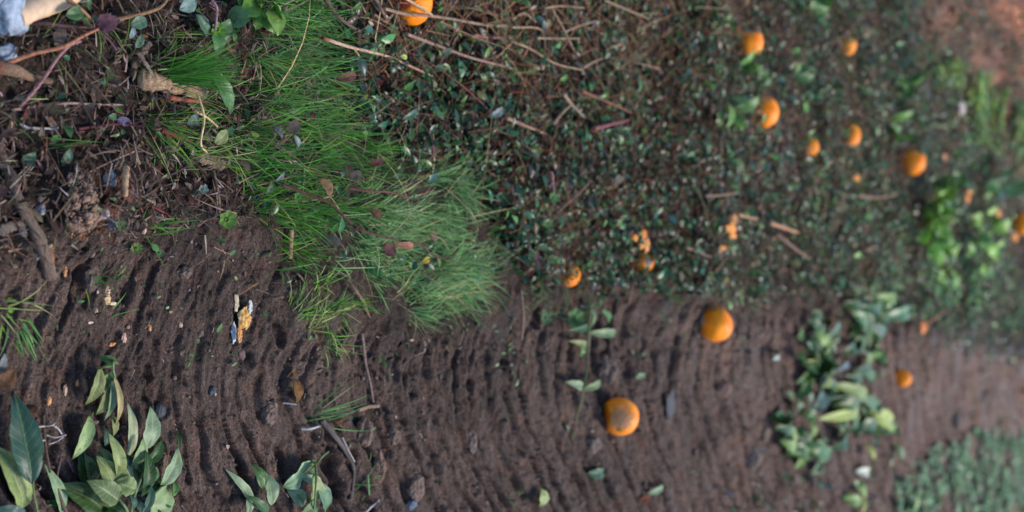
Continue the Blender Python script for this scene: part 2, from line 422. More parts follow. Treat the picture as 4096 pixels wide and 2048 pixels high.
# ------------------------------------------------------------------ grass
def grass_patch(mb, poly, dens, length, lean, col, tuft=11, wid=.0013, curl=.7, noise=(10, -.35, .35, 11), az0=1.52, azs=.34):
    c = scatter(poly, dens / tuft, noise)
    n = len(c) * tuft; r = np.repeat(c, tuft, 0)
    taz = np.repeat(rng.normal(az0, azs, len(c)), tuft) + rng.normal(0, .3, n)
    r[:, :2] += rng.normal(0, .006, (n, 2)); r[:, 2] = H(r[:, 0], r[:, 1]) - .003
    tl = np.repeat(rng.uniform(.65, 1.2, len(c)), tuft)
    blades(mb, r, taz, np.abs(rng.normal(lean, .28, n)), length * tl * rng.uniform(.45, 1.15, n), wid * rng.uniform(.6, 1.35, n),
           np.abs(rng.normal(curl, .45, n)), pick(col + [(.26, .22, .09), (.035, .08, .02)], [1] * len(col) + [.28, .9], n, .25, .08))
GB = [(.075, .225, .020), (.05, .15, .018), (.12, .28, .028), (.06, .17, .032)]
GD = [(.04, .14, .015), (.06, .19, .018), (.045, .15, .03)]
GP = [(.10, .225, .06), (.075, .185, .05), (.125, .25, .08), (.065, .17, .034)]
GY = [(.19, .31, .06), (.14, .27, .035), (.28, .32, .11)]
gm = MB()
grass_patch(gm, [(545, -380), (745, -380), (775, 60), (785, 180), (780, 290), (720, 340), (600, 300), (540, 170), (565, 60)], 40000, .085, .75, GB + GP)
grass_patch(gm, [(550, 300), (700, 320), (830, 290), (920, 380), (900, 500), (800, 560), (700, 540), (600, 520), (545, 400)], 46000, .075, .75, GB + GD)
grass_patch(gm, [(330, 270), (470, 250), (560, 300), (560, 420), (480, 420), (380, 360)], 17000, .07, .7, GB + GY)
grass_patch(gm, [(770, 520), (880, 500), (1000, 400), (1110, 470), (1190, 600), (1190, 720), (1110, 810), (990, 800), (960, 700), (840, 700), (750, 700), (770, 600)], 66000, .075, .8, [(.16, .30, .105), (.13, .27, .085), (.20, .34, .13), (.10, .22, .05)], curl=.8, wid=.0012, azs=.5, noise=(13, -.1, .3, 54))
grass_patch(gm, [(560, 450), (740, 440), (790, 540), (700, 690), (640, 690), (570, 560)], 30000, .065, .7, GB, noise=(16, -.3, .3, 12))
grass_patch(gm, [(715, 700), (850, 720), (865, 850), (760, 860)], 26000, .05, .8, GB + GY, azs=1.3)
grass_patch(gm, [(1000, 760), (1140, 760), (1150, 830), (1040, 850)], 9000, .05, .8, GP, azs=1.3)
grass_patch(gm, [(0, 60), (560, 60), (560, 440), (60, 420), (0, 300)], 3800, .075, .75, GB + GY, tuft=5, noise=(9, .05, .3, 13), azs=1.1)
grass_patch(gm, [(880, 200), (1500, 250), (1560, 680), (1240, 700), (1100, 420), (900, 330)], 5200, .05, .8, GP + GD, tuft=6, noise=(7, .05, .3, 14), azs=1.3)
grass_patch(gm, [(1240, 640), (1560, 660), (1600, 770), (1280, 780)], 9000, .045, .8, GP, tuft=6, azs=1.3)
grass_patch(gm, [(1550, 640), (2200, 640), (2230, 800), (1560, 770)], 4000, .045, .8, GP + GD, tuft=6, noise=(6, .0, .3, 15), azs=1.4)
grass_patch(gm, [(1900, 0), (2300, 0), (2700, 500), (2700, 900), (2200, 800), (1900, 500)], 1500, .05, .8, GP + GD, tuft=6, noise=(4, .05, .3, 16), azs=1.6)
grass_patch(gm, [(0, 560), (540, 520), (900, 830), (1250, 830), (1250, 980), (700, 950), (0, 1000)], 420, .03, .9, GB + GP, tuft=4, noise=(9, .1, .3, 17), azs=2)
grass_patch(gm, [(2200, 700), (2700, 700), (2800, 1000), (2500, 900), (2260, 810)], 5000, .035, .8, GP, tuft=6, noise=(4, .0, .3, 18), azs=1.6)
tag(gm.build('grass', M_grass), kind='stuff')

# grass tufts that stand on their own
def tuft(x, y, nb, length, lean, az, spread, cols, label, wid=.0016, curl=.5, rr=.006):
    p = P(x, y); mb = MB()
    r = np.tile(p, (nb, 1)) + np.c_[rng.normal(0, rr, (nb, 2)), np.full(nb, -.004)]
    blades(mb, r, rng.normal(az, spread, nb), np.abs(rng.normal(lean, .22, nb)), length * rng.uniform(.6, 1.1, nb), wid * rng.uniform(.7, 1.3, nb),
           np.abs(rng.normal(curl, .25, nb)), pick(cols, [1] * len(cols), nb, .2, .06), nseg=7)
    tag(mb.build('grass_tuft', M_grass, loc=p), label, 'grass tuft', 'grass tufts standing apart')
tuft(400, 190, 190, .10, .62, 1.75, .26, GD, 'dense dark green fan of fine grass above the brown bark piece', .0012, .35)
tuft(372, 300, 70, .085, .85, 1.35, .5, GB + GY, 'bright yellow green grass tuft near the purple stem', .0013)
tuft(10, 766, 18, .052, 1.3, 1.57, .16, GY, 'flattened yellow green grass tuft on mud at the left edge below the dark root', .0018, .25)
tuft(8, 790, 5, .04, 1.2, .9, .5, GY, 'small limp grass tuft on mud touching the left edge of the photo', .0022, .4)
tuft(775, 1052, 11, .085, .95, 2.0, .4, GP, 'thin grass tuft with two long blades alone in the mud lane', .0022, .2, .004)
tuft(55, 800, 12, .05, 1.2, .15, .3, GP, 'pale drooping grass tuft hanging over the mud below the flattened tuft', .003, .3)
tuft(375, 565, 9, .05, 1.0, 1.2, .7, GB, 'few bright blades at the foot of the reddish earth lump', .0022, .4)
tuft(250, 715, 12, .03, .9, 1.6, .8, GB, 'tiny grass seedling right of the dark root end', .0018, .4)
tuft(1270, 1255, 14, .04, .9, 1.6, 1.2, GP, 'tiny pale grass tuft at the bottom edge beside the yellow leaf', .002, .4)
tuft(905, 1215, 8, .05, 1.0, 2.0, .8, GP, 'sparse pale grass shoots right of the notched leaf cluster', .002, .4)

# ------------------------------------------------------------------ creeping ground cover
def cover_patch(mb, poly, dens, size, hmax, cols, w, noise, pitch=.35, shape=.9, asp=(.38, .6)):
    p = scatter(poly, dens, noise); n = len(p)
    p[:, 2] += rng.random(n) ** 1.6 * hmax + .002
    L = size * rng.lognormal(0, .38, n).clip(.4, 2)
    cc = pick(cols, w, n, .3, .1)
    if mb is cm:
        bw = (sstep(-.15, .55, fbm(p[:, 0] * 5, p[:, 1] * 5, 3, 49)) * (rng.random(n) < .28))[:, None]
        cc = cc * (1 - bw) + bw * cc.mean(1, keepdims=True) * np.array([1.5, .95, .65]); cc = cc * (1 + .5 * fbm(p[:, 0] * 11, p[:, 1] * 9, 2, 50))[:, None].clip(.45, 1.7)
    leaves(mb, p, rng.uniform(0, 2 * np.pi, n), rng.normal(.1, pitch, n), rng.normal(0, .5, n), L, L * rng.uniform(*asp, n), cc, shape=shape)
    return n
def stem_patch(mb, poly, dens, length, width, cols, w, noise, lean=1.25, az=(0, 2 * np.pi), hmax=.02, curl=.3):
    p = scatter(poly, dens, noise); n = len(p); p[:, 2] += rng.random(n) * hmax + .002
    blades(mb, p, rng.uniform(*az, n), rng.normal(lean, .18, n), length * rng.lognormal(0, .45, n).clip(.3, 2.6), width * rng.uniform(.6, 1.6, n),
           rng.normal(curl, .3, n), pick(cols, w, n, .3, .1), nseg=4, tipcol=1)
CV = [(.022, .085, .034), (.040, .12, .042), (.016, .06, .034), (.060, .13, .018), (.075, .026, .018), (.042, .11, .08)]
CV += [(.075, .05, .03), (.10, .12, .05)]; CW = [4, 3.5, 2.5, 1.5, 2, 2, 2.2, .8]
cm = MB()
C1 = [(800, -420), (1750, -420), (1750, 740), (1500, 735), (1300, 690), (1200, 540), (1060, 400), (860, 300), (830, 120)]
C2 = [(1700, -420), (2240, -420), (2300, 250), (2260, 560), (2160, 740), (1900, 760), (1700, 740)]
cover_patch(cm, C1, 36000, .0125, .035, [tuple(.85 * np.array(q)) for q in CV], CW, (6, -.45, .3, 21), pitch=.45); cover_patch(cm, C1, 2600, .02, .045, CV, CW, (6, -.1, .3, 29), pitch=.5)
cover_patch(cm, C2, 17000, .0125, .04, CV + [(.07, .12, .035)], CW + [2], (4, -.15, .3, 22), pitch=.5); cover_patch(cm, C2, 1300, .02, .045, CV + [(.07, .13, .035)], CW + [2], (4, -.05, .3, 30), pitch=.5)
cover_patch(cm, [(0, -380), (620, -380), (900, 250), (760, 560), (400, 480), (0, 420)], 1700, .011, .02, CV + [(.06, .14, .03)], CW + [3], (8, .0, .3, 23))
cover_patch(cm, [(560, 280), (900, 250), (1250, 560), (1250, 700), (1000, 720), (800, 700), (560, 450)], 5200, .013, .045, CV + [(.05, .13, .03)], CW + [4], (9, .05, .25, 24))
cover_patch(cm, [(2200, -420), (2500, 100), (2900, 500), (2900, 900), (2250, 800), (2150, 700)], 3600, .015, .04, CV + [(.08, .15, .045)], CW + [5], (2.5, -.1, .3, 25), pitch=.5)
cover_patch(cm, [(0, 480), (560, 540), (820, 800), (1250, 760), (2150, 740), (2250, 850), (1500, 930), (1000, 980), (0, 900)], 1500, .008, .006, [(.08, .16, .05), (.05, .10, .04), (.10, .17, .07)], [1, 1, 1], (9, .1, .3, 26))
cover_patch(cm, [(900, 900), (2300, 850), (2300, 1350), (900, 1350)], 160, .010, .004, [(.08, .16, .05), (.06, .10, .05), (.12, .15, .07)], [1, 1, 1], (5, .1, .3, 27))
cover_patch(cm, [(1800, 1130), (2350, 1100), (2600, 1350), (1800, 1350)], 900, .018, .02, [(.08, .16, .05), (.05, .09, .035), (.13, .16, .07), (.06, .04, .03)], [2, 2, 1, 2], (5, .0, .3, 28))
cover_patch(cm, [(2230, 690), (2900, 690), (2900, 960), (2560, 930), (2300, 840)], 1800, .02, .03, CV + [(.09, .17, .06)], CW + [6], (4, .0, .35, 55), pitch=.5)
SH = [(.06, .17, .04), (.045, .13, .05), (.10, .20, .05)]
cover_patch(cm, C1, 3600, .012, .05, SH, [2, 2, 1], (8, .0, .3, 51), pitch=.5); cover_patch(cm, C2, 2600, .014, .05, SH, [2, 2, 1], (5, .05, .25, 52), pitch=.5)
cover_patch(cm, [(1950, 250), (2300, 200), (2700, 500), (2700, 850), (2150, 780), (1950, 600)], 1900, .02, .05, [(.09, .20, .05), (.06, .15, .05), (.14, .26, .06)], [2, 2, 1], (3, .0, .25, 53), pitch=.5)
tag(cm.build('ground_cover', M_cover), kind='stuff')

# clover-like carpet in the lower right corner
km = MB()
def clover(poly, dens, size, hm, cols, noise):
    p = scatter(poly, dens, noise); n = len(p)
    hgt = (.25 + .75 * rng.random(n)) * hm * (.7 + .5 * fbm(p[:, 0] * 6, p[:, 1] * 6, 2, 44)); p[:, 2] += np.maximum(hgt, .003)
    a0 = rng.uniform(0, 2 * np.pi, n); L = size * rng.uniform(.6, 1.3, n); cc = pick(cols, [1] * len(cols), n, .22, .07)
    for k in range(3):
        leaves(km, p, a0 + k * 2.09, rng.normal(.15, .25, n), rng.normal(0, .3, n), L, L * .9, cc * rng.uniform(.85, 1.15, (n, 1)), fold=.3, droop=.15, shape=1.25, nu=4)
KC = [(.12, .25, .11), (.10, .21, .09), (.15, .29, .13), (.08, .17, .06)]
clover([(2300, 1150), (2420, 1100), (2900, 1090), (2900, 1400), (2260, 1400), (2240, 1230)], 7000, .015, .022, [(.20, .33, .18), (.15, .27, .13), (.23, .37, .21), (.12, .21, .09)], (8, .0, .5, 31))
clover([(2330, 170), (2420, 160), (2500, 240), (2570, 330), (2700, 460), (2560, 430), (2420, 330)], 5200, .018, .045, [(.22, .34, .07), (.27, .36, .08), (.13, .25, .09), (.11, .21, .08)], (3, -.1, .3, 32))
clover([(2150, 600), (2450, 600), (2480, 760), (2300, 830), (2150, 780)], 1500, .018, .05, KC + [(.11, .17, .04)], (4, .0, .3, 33))
tag(km.build('clover', M_clover), kind='stuff')

# ------------------------------------------------------------------ litter and straw
lm = MB()
LT = [(.075, .053, .04), (.125, .09, .066), (.036, .025, .02), (.19, .155, .13), (.095, .048, .028), (.07, .024, .02)]
LW = [3, 2.5, 3, 1.2, 1.2, .5]
A1 = [(-150, -420), (900, -420), (880, 300), (760, 520), (540, 560), (200, 640), (-150, 700)]
stem_patch(lm, A1, 15000, .016, .0014, LT, LW, None, hmax=.012)
stem_patch(lm, A1, 350, .05, .0016, LT, LW, None, hmax=.02, curl=.2)
cover_patch(lm, A1, 15000, .009, .010, LT, LW, None, pitch=.6, asp=(.15, .5))
cover_patch(lm, A1, 350, .015, .012, LT, LW, None, pitch=.35, asp=(.4, .7))
stem_patch(lm, C1, 5500, .05, .0011, [(.12, .042, .022), (.07, .020, .015), (.16, .09, .05), (.095, .045, .025)], [2.5, 1.5, 1, 2], None, lean=1.2, hmax=.04)
stem_patch(lm, C2, 3400, .055, .0016, [(.10, .05, .03), (.06, .03, .02), (.20, .13, .08), (.12, .07, .04)], [2, 1, 1.5, 2], None, lean=1.25, hmax=.035)
cover_patch(lm, C1 , 2200, .012, .034, [(.07, .035, .025), (.10, .06, .04), (.05, .02, .02)], [1, 1, 1], None)
cover_patch(lm, [(1700, -420), (2900, -420), (2900, 900), (1900, 800), (1700, 700)], 3000, .013, .035, [(.17, .095, .055), (.22, .14, .085), (.10, .055, .035), (.07, .045, .035), (.28, .15, .07)], [3, 2, 3, 3, .6], (4, -.2, .3, 35))
stem_patch(lm, [(2000, -420), (2900, 300), (2900, 900), (2100, 800)], 700, .06, .002, [(.24, .14, .08), (.14, .08, .05), (.08, .05, .035)], [1, 1, 1], None, hmax=.02)
stem_patch(lm, [(-100, 560), (700, 560), (1000, 850), (2200, 780), (2300, 1350), (-100, 1350)], 900, .008, .0011, LT, LW, None, hmax=.002)
cover_patch(lm, [(-100, 600), (700, 600), (1000, 850), (2200, 800), (2300, 1350), (-100, 1350)], 1400, .0045, .001, [(.15, .125, .11), (.10, .075, .06), (.19, .14, .11), (.05, .035, .03)], [1, 3, .5, 3], None, asp=(.5, .9))
stem_patch(lm, [(1750, 1120), (2350, 1090), (2500, 1350), (1750, 1350)], 900, .035, .002, LT, LW, None, hmax=.01)
EDG = [(0, 560), (540, 500), (760, 640), (1000, 800), (1300, 730), (2150, 730), (2400, 830), (2400, 930), (2100, 850), (1300, 860), (1000, 950), (700, 820), (500, 660), (0, 720)]
stem_patch(lm, EDG, 2600, .022, .0015, LT, LW, (12, .0, .3, 36), hmax=.004)
cover_patch(lm, EDG, 2600, .008, .003, LT + [(.08, .14, .05)], LW + [2], (12, .0, .3, 37), asp=(.2, .6))
stem_patch(lm, [(560, 0), (900, 0), (1000, 400), (1250, 650), (1100, 830), (780, 700), (560, 420)], 1500, .05, .0012, [(.30, .22, .12), (.18, .12, .07)], [1, 1], None, lean=.9, hmax=.02)
tag(lm.build('plant_litter', M_dry), kind='stuff')
sm = MB()
ST = [(.23, .14, .075), (.17, .10, .056), (.30, .21, .13), (.12, .065, .038)]
stem_patch(sm, [(900, -420), (1800, -420), (1760, 120), (1500, 230), (1300, 170), (1100, 120), (930, 90)], 1100, .10, .0016, ST, [2, 2, 1, 2], None, lean=1.35, hmax=.05, curl=.12)
stem_patch(sm, [(1000, 100), (1700, 100), (1900, 350), (1500, 450), (1100, 300)], 170, .10, .0015, ST, [2, 2, 1, 2], None, lean=1.35, hmax=.045, curl=.12)
stem_patch(sm, [(1200, 300), (2300, 200), (2500, 500), (2200, 700), (1300, 650)], 60, .09, .0015, ST, [2, 2, .5, 3], None, lean=1.4, hmax=.04, curl=.12)
WS = [(.24, .125, .058), (.17, .085, .042), (.11, .05, .028), (.34, .22, .125)]
stem_patch(sm, [(850, -420), (1850, -420), (1800, 160), (1500, 300), (1250, 260), (1000, 200), (860, 120)], 3600, .075, .0012, WS, [2, 3, 2, .7], (9, -.1, .3, 38), lean=1.3, hmax=.05, curl=.2)
stem_patch(sm, [(900, 150), (2000, 50), (2300, 300), (2200, 650), (1500, 650), (1200, 500)], 800, .06, .0012, WS, [2, 3, 3, .5], (7, .0, .3, 39), lean=1.3, hmax=.045, curl=.2)
stem_patch(sm, [(1900, -420), (2700, 200), (2700, 800), (2000, 760)], 420, .075, .0018, WS, [3, 2, 2, .7], (4, .0, .3, 40), lean=1.25, hmax=.05, curl=.2)
tag(sm.build('straw', M_dry), kind='stuff')

# ------------------------------------------------------------------ tubes: sticks, stems, twigs
def smooth_path(pts, n):
    pts = np.asarray(pts, float)
    if len(pts) == 2: return pts[0] + (pts[1] - pts[0]) * np.linspace(0, 1, n)[:, None]
    p = np.vstack([2 * pts[0] - pts[1], pts, 2 * pts[-1] - pts[-2]]); out = []
    m = len(pts) - 1
    for u in np.linspace(0, m - 1e-6, n):
        i = int(u); t = u - i; a, b, c, d = p[i], p[i + 1], p[i + 2], p[i + 3]
        out.append(.5 * (2 * b + (c - a) * t + (2 * a - 5 * b + 4 * c - d) * t * t + (3 * b - a - 3 * c + d) * t ** 3))
    return np.array(out)
def tube(mb, pts, r0, r1, col, n=24, k=9, rough=.12, flat=1.0, col2=None, mat=0):
    c = smooth_path(pts, n); d = unit(np.gradient(c, axis=0))
    up = np.array([0, 0, 1.0]); b = unit(np.cross(d, up)); nn = np.cross(b, d)
    t = np.linspace(0, 1, n); rad = (r0 + (r1 - r0) * t) * (1 + rough * perlin(t * 9, t * 0 + rng.random() * 99, 3))
    an = np.linspace(0, 2 * np.pi, k, endpoint=False)
    bumpy = 1 + rough * perlin(np.repeat(t[:, None] * 14, k, 1), np.repeat(an[None] * 1.2, n, 0) + rng.random() * 50, 5)
    V = c[:, None] + rad[:, None, None] * bumpy[..., None] * (b[:, None] * np.cos(an)[None, :, None] + flat * nn[:, None] * np.sin(an)[None, :, None])
    i = np.arange((n - 1) * k); r = i // k; q = i % k
    F = np.stack([r * k + q, r * k + (q + 1) % k, (r + 1) * k + (q + 1) % k, (r + 1) * k + q], 1)
    uv = np.stack([np.repeat(t[:, None], k, 1), np.repeat(an[None] / 6.28, n, 0), np.zeros((n, k))], -1)
    ccol = np.asarray(col, float)
    if col2 is not None:
        w = np.repeat(sstep(.0, .18, t)[:, None], k, 1).reshape(-1, 1); ccol = np.asarray(col2) * (1 - w) + ccol * w
    elif ccol.ndim == 1: ccol = np.tile(ccol, (n * k, 1))
    mb.add(V.reshape(-1, 3), F, ccol, uv.reshape(-1, 3), mat)
    for e, s in ((0, 1), (n - 1, -1)):          # closed ends
        base = V[e]; cen = base.mean(0) - d[e] * rad[e] * .35 * s
        vv = np.vstack([base, cen]); f = np.array([[(j + 1) % k, j, k] if s > 0 else [j, (j + 1) % k, k] for j in range(k)])
        mb.add(vv, f, ccol[e * k] * 1.25, np.zeros((k + 1, 3)), mat)
def stick(name, pts, r0, r1, col, label, cat, h=.006, mat=None, **kw):
    """pts: (x, y[, height]) on the layout view"""
    w = [P(p[0], p[1], p[2] if len(p) > 2 else h) for p in pts]
    mb = MB(); tube(mb, w, r0, r1, col, **kw)
    return tag(mb.build(name, mat or M_bark, loc=w[0]), label, cat)
c1 = lambda x, y, *h: (x * .3335, y * .3335, *h)                       # notes taken on enlarged crops
c5 = lambda x, y, *h: (x * .3335, 429.5 + y * .3335, *h)
c2 = lambda x, y, *h: (644 + x * .3335, y * .3335, *h)
c3 = lambda x, y, *h: (1288 + x * .3335, y * .3335, *h)
c6 = lambda x, y, *h: (644 + x * .3335, 429.5 + y * .3335, *h)
d1 = lambda x, y, *h: (1288 + x * .3335, 429.5 + y * .3335, *h)
d2 = lambda x, y, *h: (1932 + x * .3335, 429.5 + y * .3335, *h)
c7 = lambda x, y, *h: (x * .333, 859 + y * .333, *h)
c8 = lambda x, y, *h: (644 + x * .333, 859 + y * .333, *h)
c9 = lambda x, y, *h: (1288 + x * .333, 859 + y * .333, *h)
d3 = lambda x, y, *h: (1932 + x * .333, 859 + y * .333, *h)

BRN = (.13, .085, .06); DKB = (.15, .10, .075); TAN = (.42, .26, .15); PNK = (.26, .13, .13); RED = (.16, .03, .03); PALE = (.38, .30, .25)
stick('root', [c5(-10, -220), c5(25, -60), c5(95, 70), c5(120, 190), c5(190, 310), c5(265, 440), c5(325, 600), c5(385, 800, 0)], .0052, .0068, DKB, 'thick dark brown crooked root lying across the mud at the left edge', 'root', n=40, rough=.22)
stick('broken_twig', [c1(-25, 505), c1(120, 535), c1(240, 585), c1(395, 615)], .0075, .003, (.24, .14, .08), 'thick broken twig with red brown stub end at the left edge below the grey stone', 'twig', h=.02, col2=(.20, .05, .02), rough=.2)
stick('plant_stem', [c1(60, 475, .02), c1(250, 405, .03), c1(470, 355, .035), c1(640, 265, .03), c1(770, 205, .025)], .0022, .0014, (.30, .12, .07), 'long thin orange brown stem rising from the broken twig', 'stem', mat=M_dry, n=30)
stick('plant_stem', [c1(155, 805, .008), c1(260, 680, .02), c1(350, 560, .03), c1(440, 430, .03), c1(530, 340, .025), c1(610, 310, .015)], .0022, .0014, PNK, 'pinkish purple stem slanting over grass blades at upper left', 'stem', mat=M_dry, n=30)
stick('plant_stem', [c1(95, 830, .006), c1(300, 795), c1(520, 778, .014), c1(690, 785), c1(960, 790)], .0017, .001, (.28, .18, .15), 'thin pale stem lying flat just below the pinkish purple stem', 'stem', mat=M_dry, n=30)
stick('plant_stem', [c1(150, 935, .004), c1(220, 965), c1(330, 968), c1(430, 975)], .0015, .0012, (.45, .42, .40), 'short whitish dry stem in the dark litter near left edge', 'stem', mat=M_dry)
stick('plant_stem', [c1(590, 975), c1(700, 955), c1(900, 935, .02), c1(1090, 955, .03)], .0018, .0012, (.09, .03, .035), 'dark purple stem running into the yellow green tuft', 'stem', mat=M_dry)
stick('bark_piece', [c1(1060, 590), c1(1180, 615), c1(1340, 645), c1(1530, 690)], .0115, .0085, (.34, .22, .13), 'weathered brown bark chunk lying below the dense dark grass fan', 'bark', h=.012, flat=.7, rough=.32, n=40, k=16)
stick('bark_piece', [c1(1000, 565, .004), c1(1040, 450, .012), c1(1130, 325, .016)], .0055, .004, (.17, .12, .09), 'grey brown bark strip standing left of the dense dark grass fan', 'bark', flat=.5, rough=.3)
stick('bark_piece', [c1(1040, 400, .014), c1(1100, 480, .02), c1(1165, 590, .016)], .0028, .0022, (.27, .20, .15), 'narrow pale bark strip bent over the grey brown strip', 'bark', flat=.5, rough=.3)
stick('bark_piece', [c1(1500, 1175), c1(1590, 1215), c1(1690, 1255)], .0085, .006, (.24, .15, .10), 'short brown bark chunk at the lower edge of the grass beside bare soil', 'bark', h=.01, flat=.7, rough=.35, k=14)
stick('plant_stem', [c1(1220, 985, .012), c1(1330, 1020, .016), c1(1430, 1062, .012)], .0032, .0024, RED, 'dark red stem lying in the yellow green grass', 'stem', mat=M_dry)
stick('plant_stem', [c1(1270, 735, .012), c1(1400, 755, .014), c1(1565, 768, .012)], .0032, .0022, (.25, .09, .06), 'red brown dry stem right under the bark chunk', 'stem', mat=M_dry, col2=(.14, .02, .02))
stick('plant_stem', [c1(1495, 720, .03), c1(1540, 890, .035), c1(1515, 1080, .03), c1(1560, 1150, .015)], .0014, .0011, (.50, .36, .20), 'thin curved straw coloured stem hanging over green grass', 'stem', mat=M_dry, n=30)
stick('plant_stem', [c1(1480, 845, .03), c1(1560, 885, .03), c1(1640, 955, .025)], .0014, .0011, (.48, .30, .18), 'short tan stem crossing the curved straw coloured stem', 'stem', mat=M_dry)
stick('plant_stem', [c1(1610, 290, .01), c1(1630, 160, .04), c1(1635, 60, .05), c1(1600, 0, .05)], .0017, .0014, (.24, .14, .18), 'purple arching stem in bright leaves at the top edge', 'stem', mat=M_dry)
stick('plant_stem', [c1(180, 180), c1(350, 178, .02), c1(540, 200, .02), c1(700, 205)], .002, .0014, (.08, .04, .04), 'dark stem running from the grey stone into litter', 'stem', mat=M_dry)
stick('plant_stem', [c1(515, 0, .03), c1(600, 60, .03), c1(700, 155, .02)], .0022, .0016, (.24, .13, .07), 'brown stem beside the cut wood at the top edge', 'stem', mat=M_dry)
stick('plant_stem', [c1(880, 145, .02), c1(1050, 110, .03), c1(1200, 60, .03), c1(1270, -10, .03)], .0024, .0016, (.20, .11, .06), 'brown stem slanting up to the top edge over small leaves', 'stem', mat=M_dry)
stick('cut_branch', [(40, 42, .014), (95, 18, .016), (155, -6, .018), (250, -46, .02)], .0125, .0125, (.56, .38, .24), 'pale tan peeled wood branch beside the grey stone in the top left corner', 'branch', n=30, k=18, rough=.04, mat=M_wood)
stick('plant_stem', [c2(515, -20, .05), c2(590, 90, .05), c2(660, 160, .045), c2(790, 240, .03), c2(950, 300, .02)], .003, .0018, (.13, .075, .05), 'brown forked twig leaving the grass at the top edge toward the hidden orange', 'twig', n=30)
stick('plant_stem', [c2(500, 285, .05), c2(600, 320, .055), c2(730, 360, .05), c2(960, 415, .04), c2(1090, 465, .035), c2(1330, 575, .02)], .0026, .0014, (.40, .25, .17), 'long straw with dark red tip lying from grass into the dark creeper', 'straw', mat=M_dry, col2=(.12, .02, .02), n=40)
stick('plant_stem', [c2(730, 360, .05), c2(770, 410, .05), c2(790, 450, .045)], .0015, .001, (.34, .21, .11), 'short side straw hooked below the red tipped straw', 'straw', mat=M_dry)
stick('plant_stem', [c2(1140, 258, .05), c2(1400, 355, .05), c2(1640, 440, .045), c2(1935, 515, .03)], .0024, .0018, (.26, .15, .11), 'long brown straw lying over the creeper below the half hidden orange', 'straw', mat=M_dry, n=40)
stick('plant_stem', [c2(970, 65, .06), c2(1130, 105, .06), c2(1400, 130, .05), c2(1750, 190, .04), c2(1931, 190, .04)], .0024, .002, (.24, .15, .10), 'brown straw passing in front of the half hidden orange', 'straw', mat=M_dry, n=40)
stick('plant_stem', [c2(1130, -10, .07), c2(1250, 60, .065), c2(1330, 115, .06)], .002, .0018, (.42, .26, .15), 'pale straw crossing the top of the half hidden orange', 'straw', mat=M_dry)
stick('plant_stem', [c2(890, 110, .03), c2(1000, 180, .03), c2(1070, 215, .03)], .0022, .0016, (.28, .18, .12), 'short pale straw under the half hidden orange', 'straw', mat=M_dry)
stick('plant_stem', [c2(900, -10, .04), c2(950, 80, .04), c2(990, 165, .03)], .0026, .0018, (.20, .13, .09), 'upright brown straw left of the half hidden orange', 'straw', mat=M_dry)
stick('plant_stem', [c2(1640, 265, .04), c2(1760, 280, .04), c2(1931, 290, .03)], .0028, .002, (.22, .10, .09), 'purplish brown straw right of the half hidden orange', 'straw', mat=M_dry)
for q in [((0, 205), (240, 240), (245, 500)), ((240, 65), (390, 220), (470, 385)), ((190, 288), (350, 290), (510, 290)), ((400, 235), (520, 190), (610, 165)), ((0, 330), (150, 395), (330, 490), (540, 530)), ((540, 510), (620, 465), (710, 430)), ((700, 0), (860, 70), (1030, 140)), ((0, 150), (90, 100), (180, 165)), ((250, 60), (380, 45), (550, 60))]:
    pass
SL = ['bent pale straw forming a hook among the tangled straw', 'pale straw slanting down past the bent straw', 'short straight straw lying level under the straw tangle', 'forked straw rising right of the straw tangle', 'long brown straw sagging below the straw tangle', 'short pale straw at the tip of the sagging long straw', 'pale straw with light end under the top edge, right of the tangle', 'arched pale straw at the upper left of the tangle', 'thick pale straw near the top edge above the tangle']
for lab, q in zip(SL, [((0, 205), (200, 215), (245, 300), (245, 500)), ((300, 65), (390, 220), (470, 385)), ((190, 288), (350, 290), (510, 290)), ((400, 240), (520, 190), (610, 165)), ((0, 310), (150, 375), (330, 480), (540, 530)), ((540, 510), (620, 465), (710, 430)), ((700, 0), (860, 70), (1030, 140)), ((0, 150), (90, 100), (180, 165)), ((250, 60), (380, 45), (550, 60))]):
    stick('straw_stalk', [c3(x, y, .05) for x, y in q], .0018, .0012, (.32, .21, .13), lab, 'straw', mat=M_dry, n=26)
TW = [('forked tan twig lying in the middle of the dark creeper', [(390, 710, .05), (450, 790, .05), (550, 890, .05)], .0036, (.28, .19, .13)),
      ('short tan side twig ending at the forked tan twig', [(310, 935, .04), (380, 850, .05), (445, 790, .05)], .0030, (.26, .18, .12)),
      ('red brown stem in the creeper right of the forked tan twig', [(530, 690, .05), (700, 760, .05), (900, 850, .04)], .003, (.19, .08, .05)),
      ('tan stem entering the creeper below the forked tan twig', [(-40, 890, .04), (100, 950, .04), (230, 1000, .04)], .0032, (.28, .17, .11)),
      ('dark red dry stem with pale end in the creeper', [(620, 970, .05), (740, 940, .05), (880, 905, .05)], .004, (.20, .07, .07))]
for lab, q, r, col in TW:
    stick('twig', [c3(*p) for p in q], r, r * .6, col, lab, 'twig', mat=M_dry)
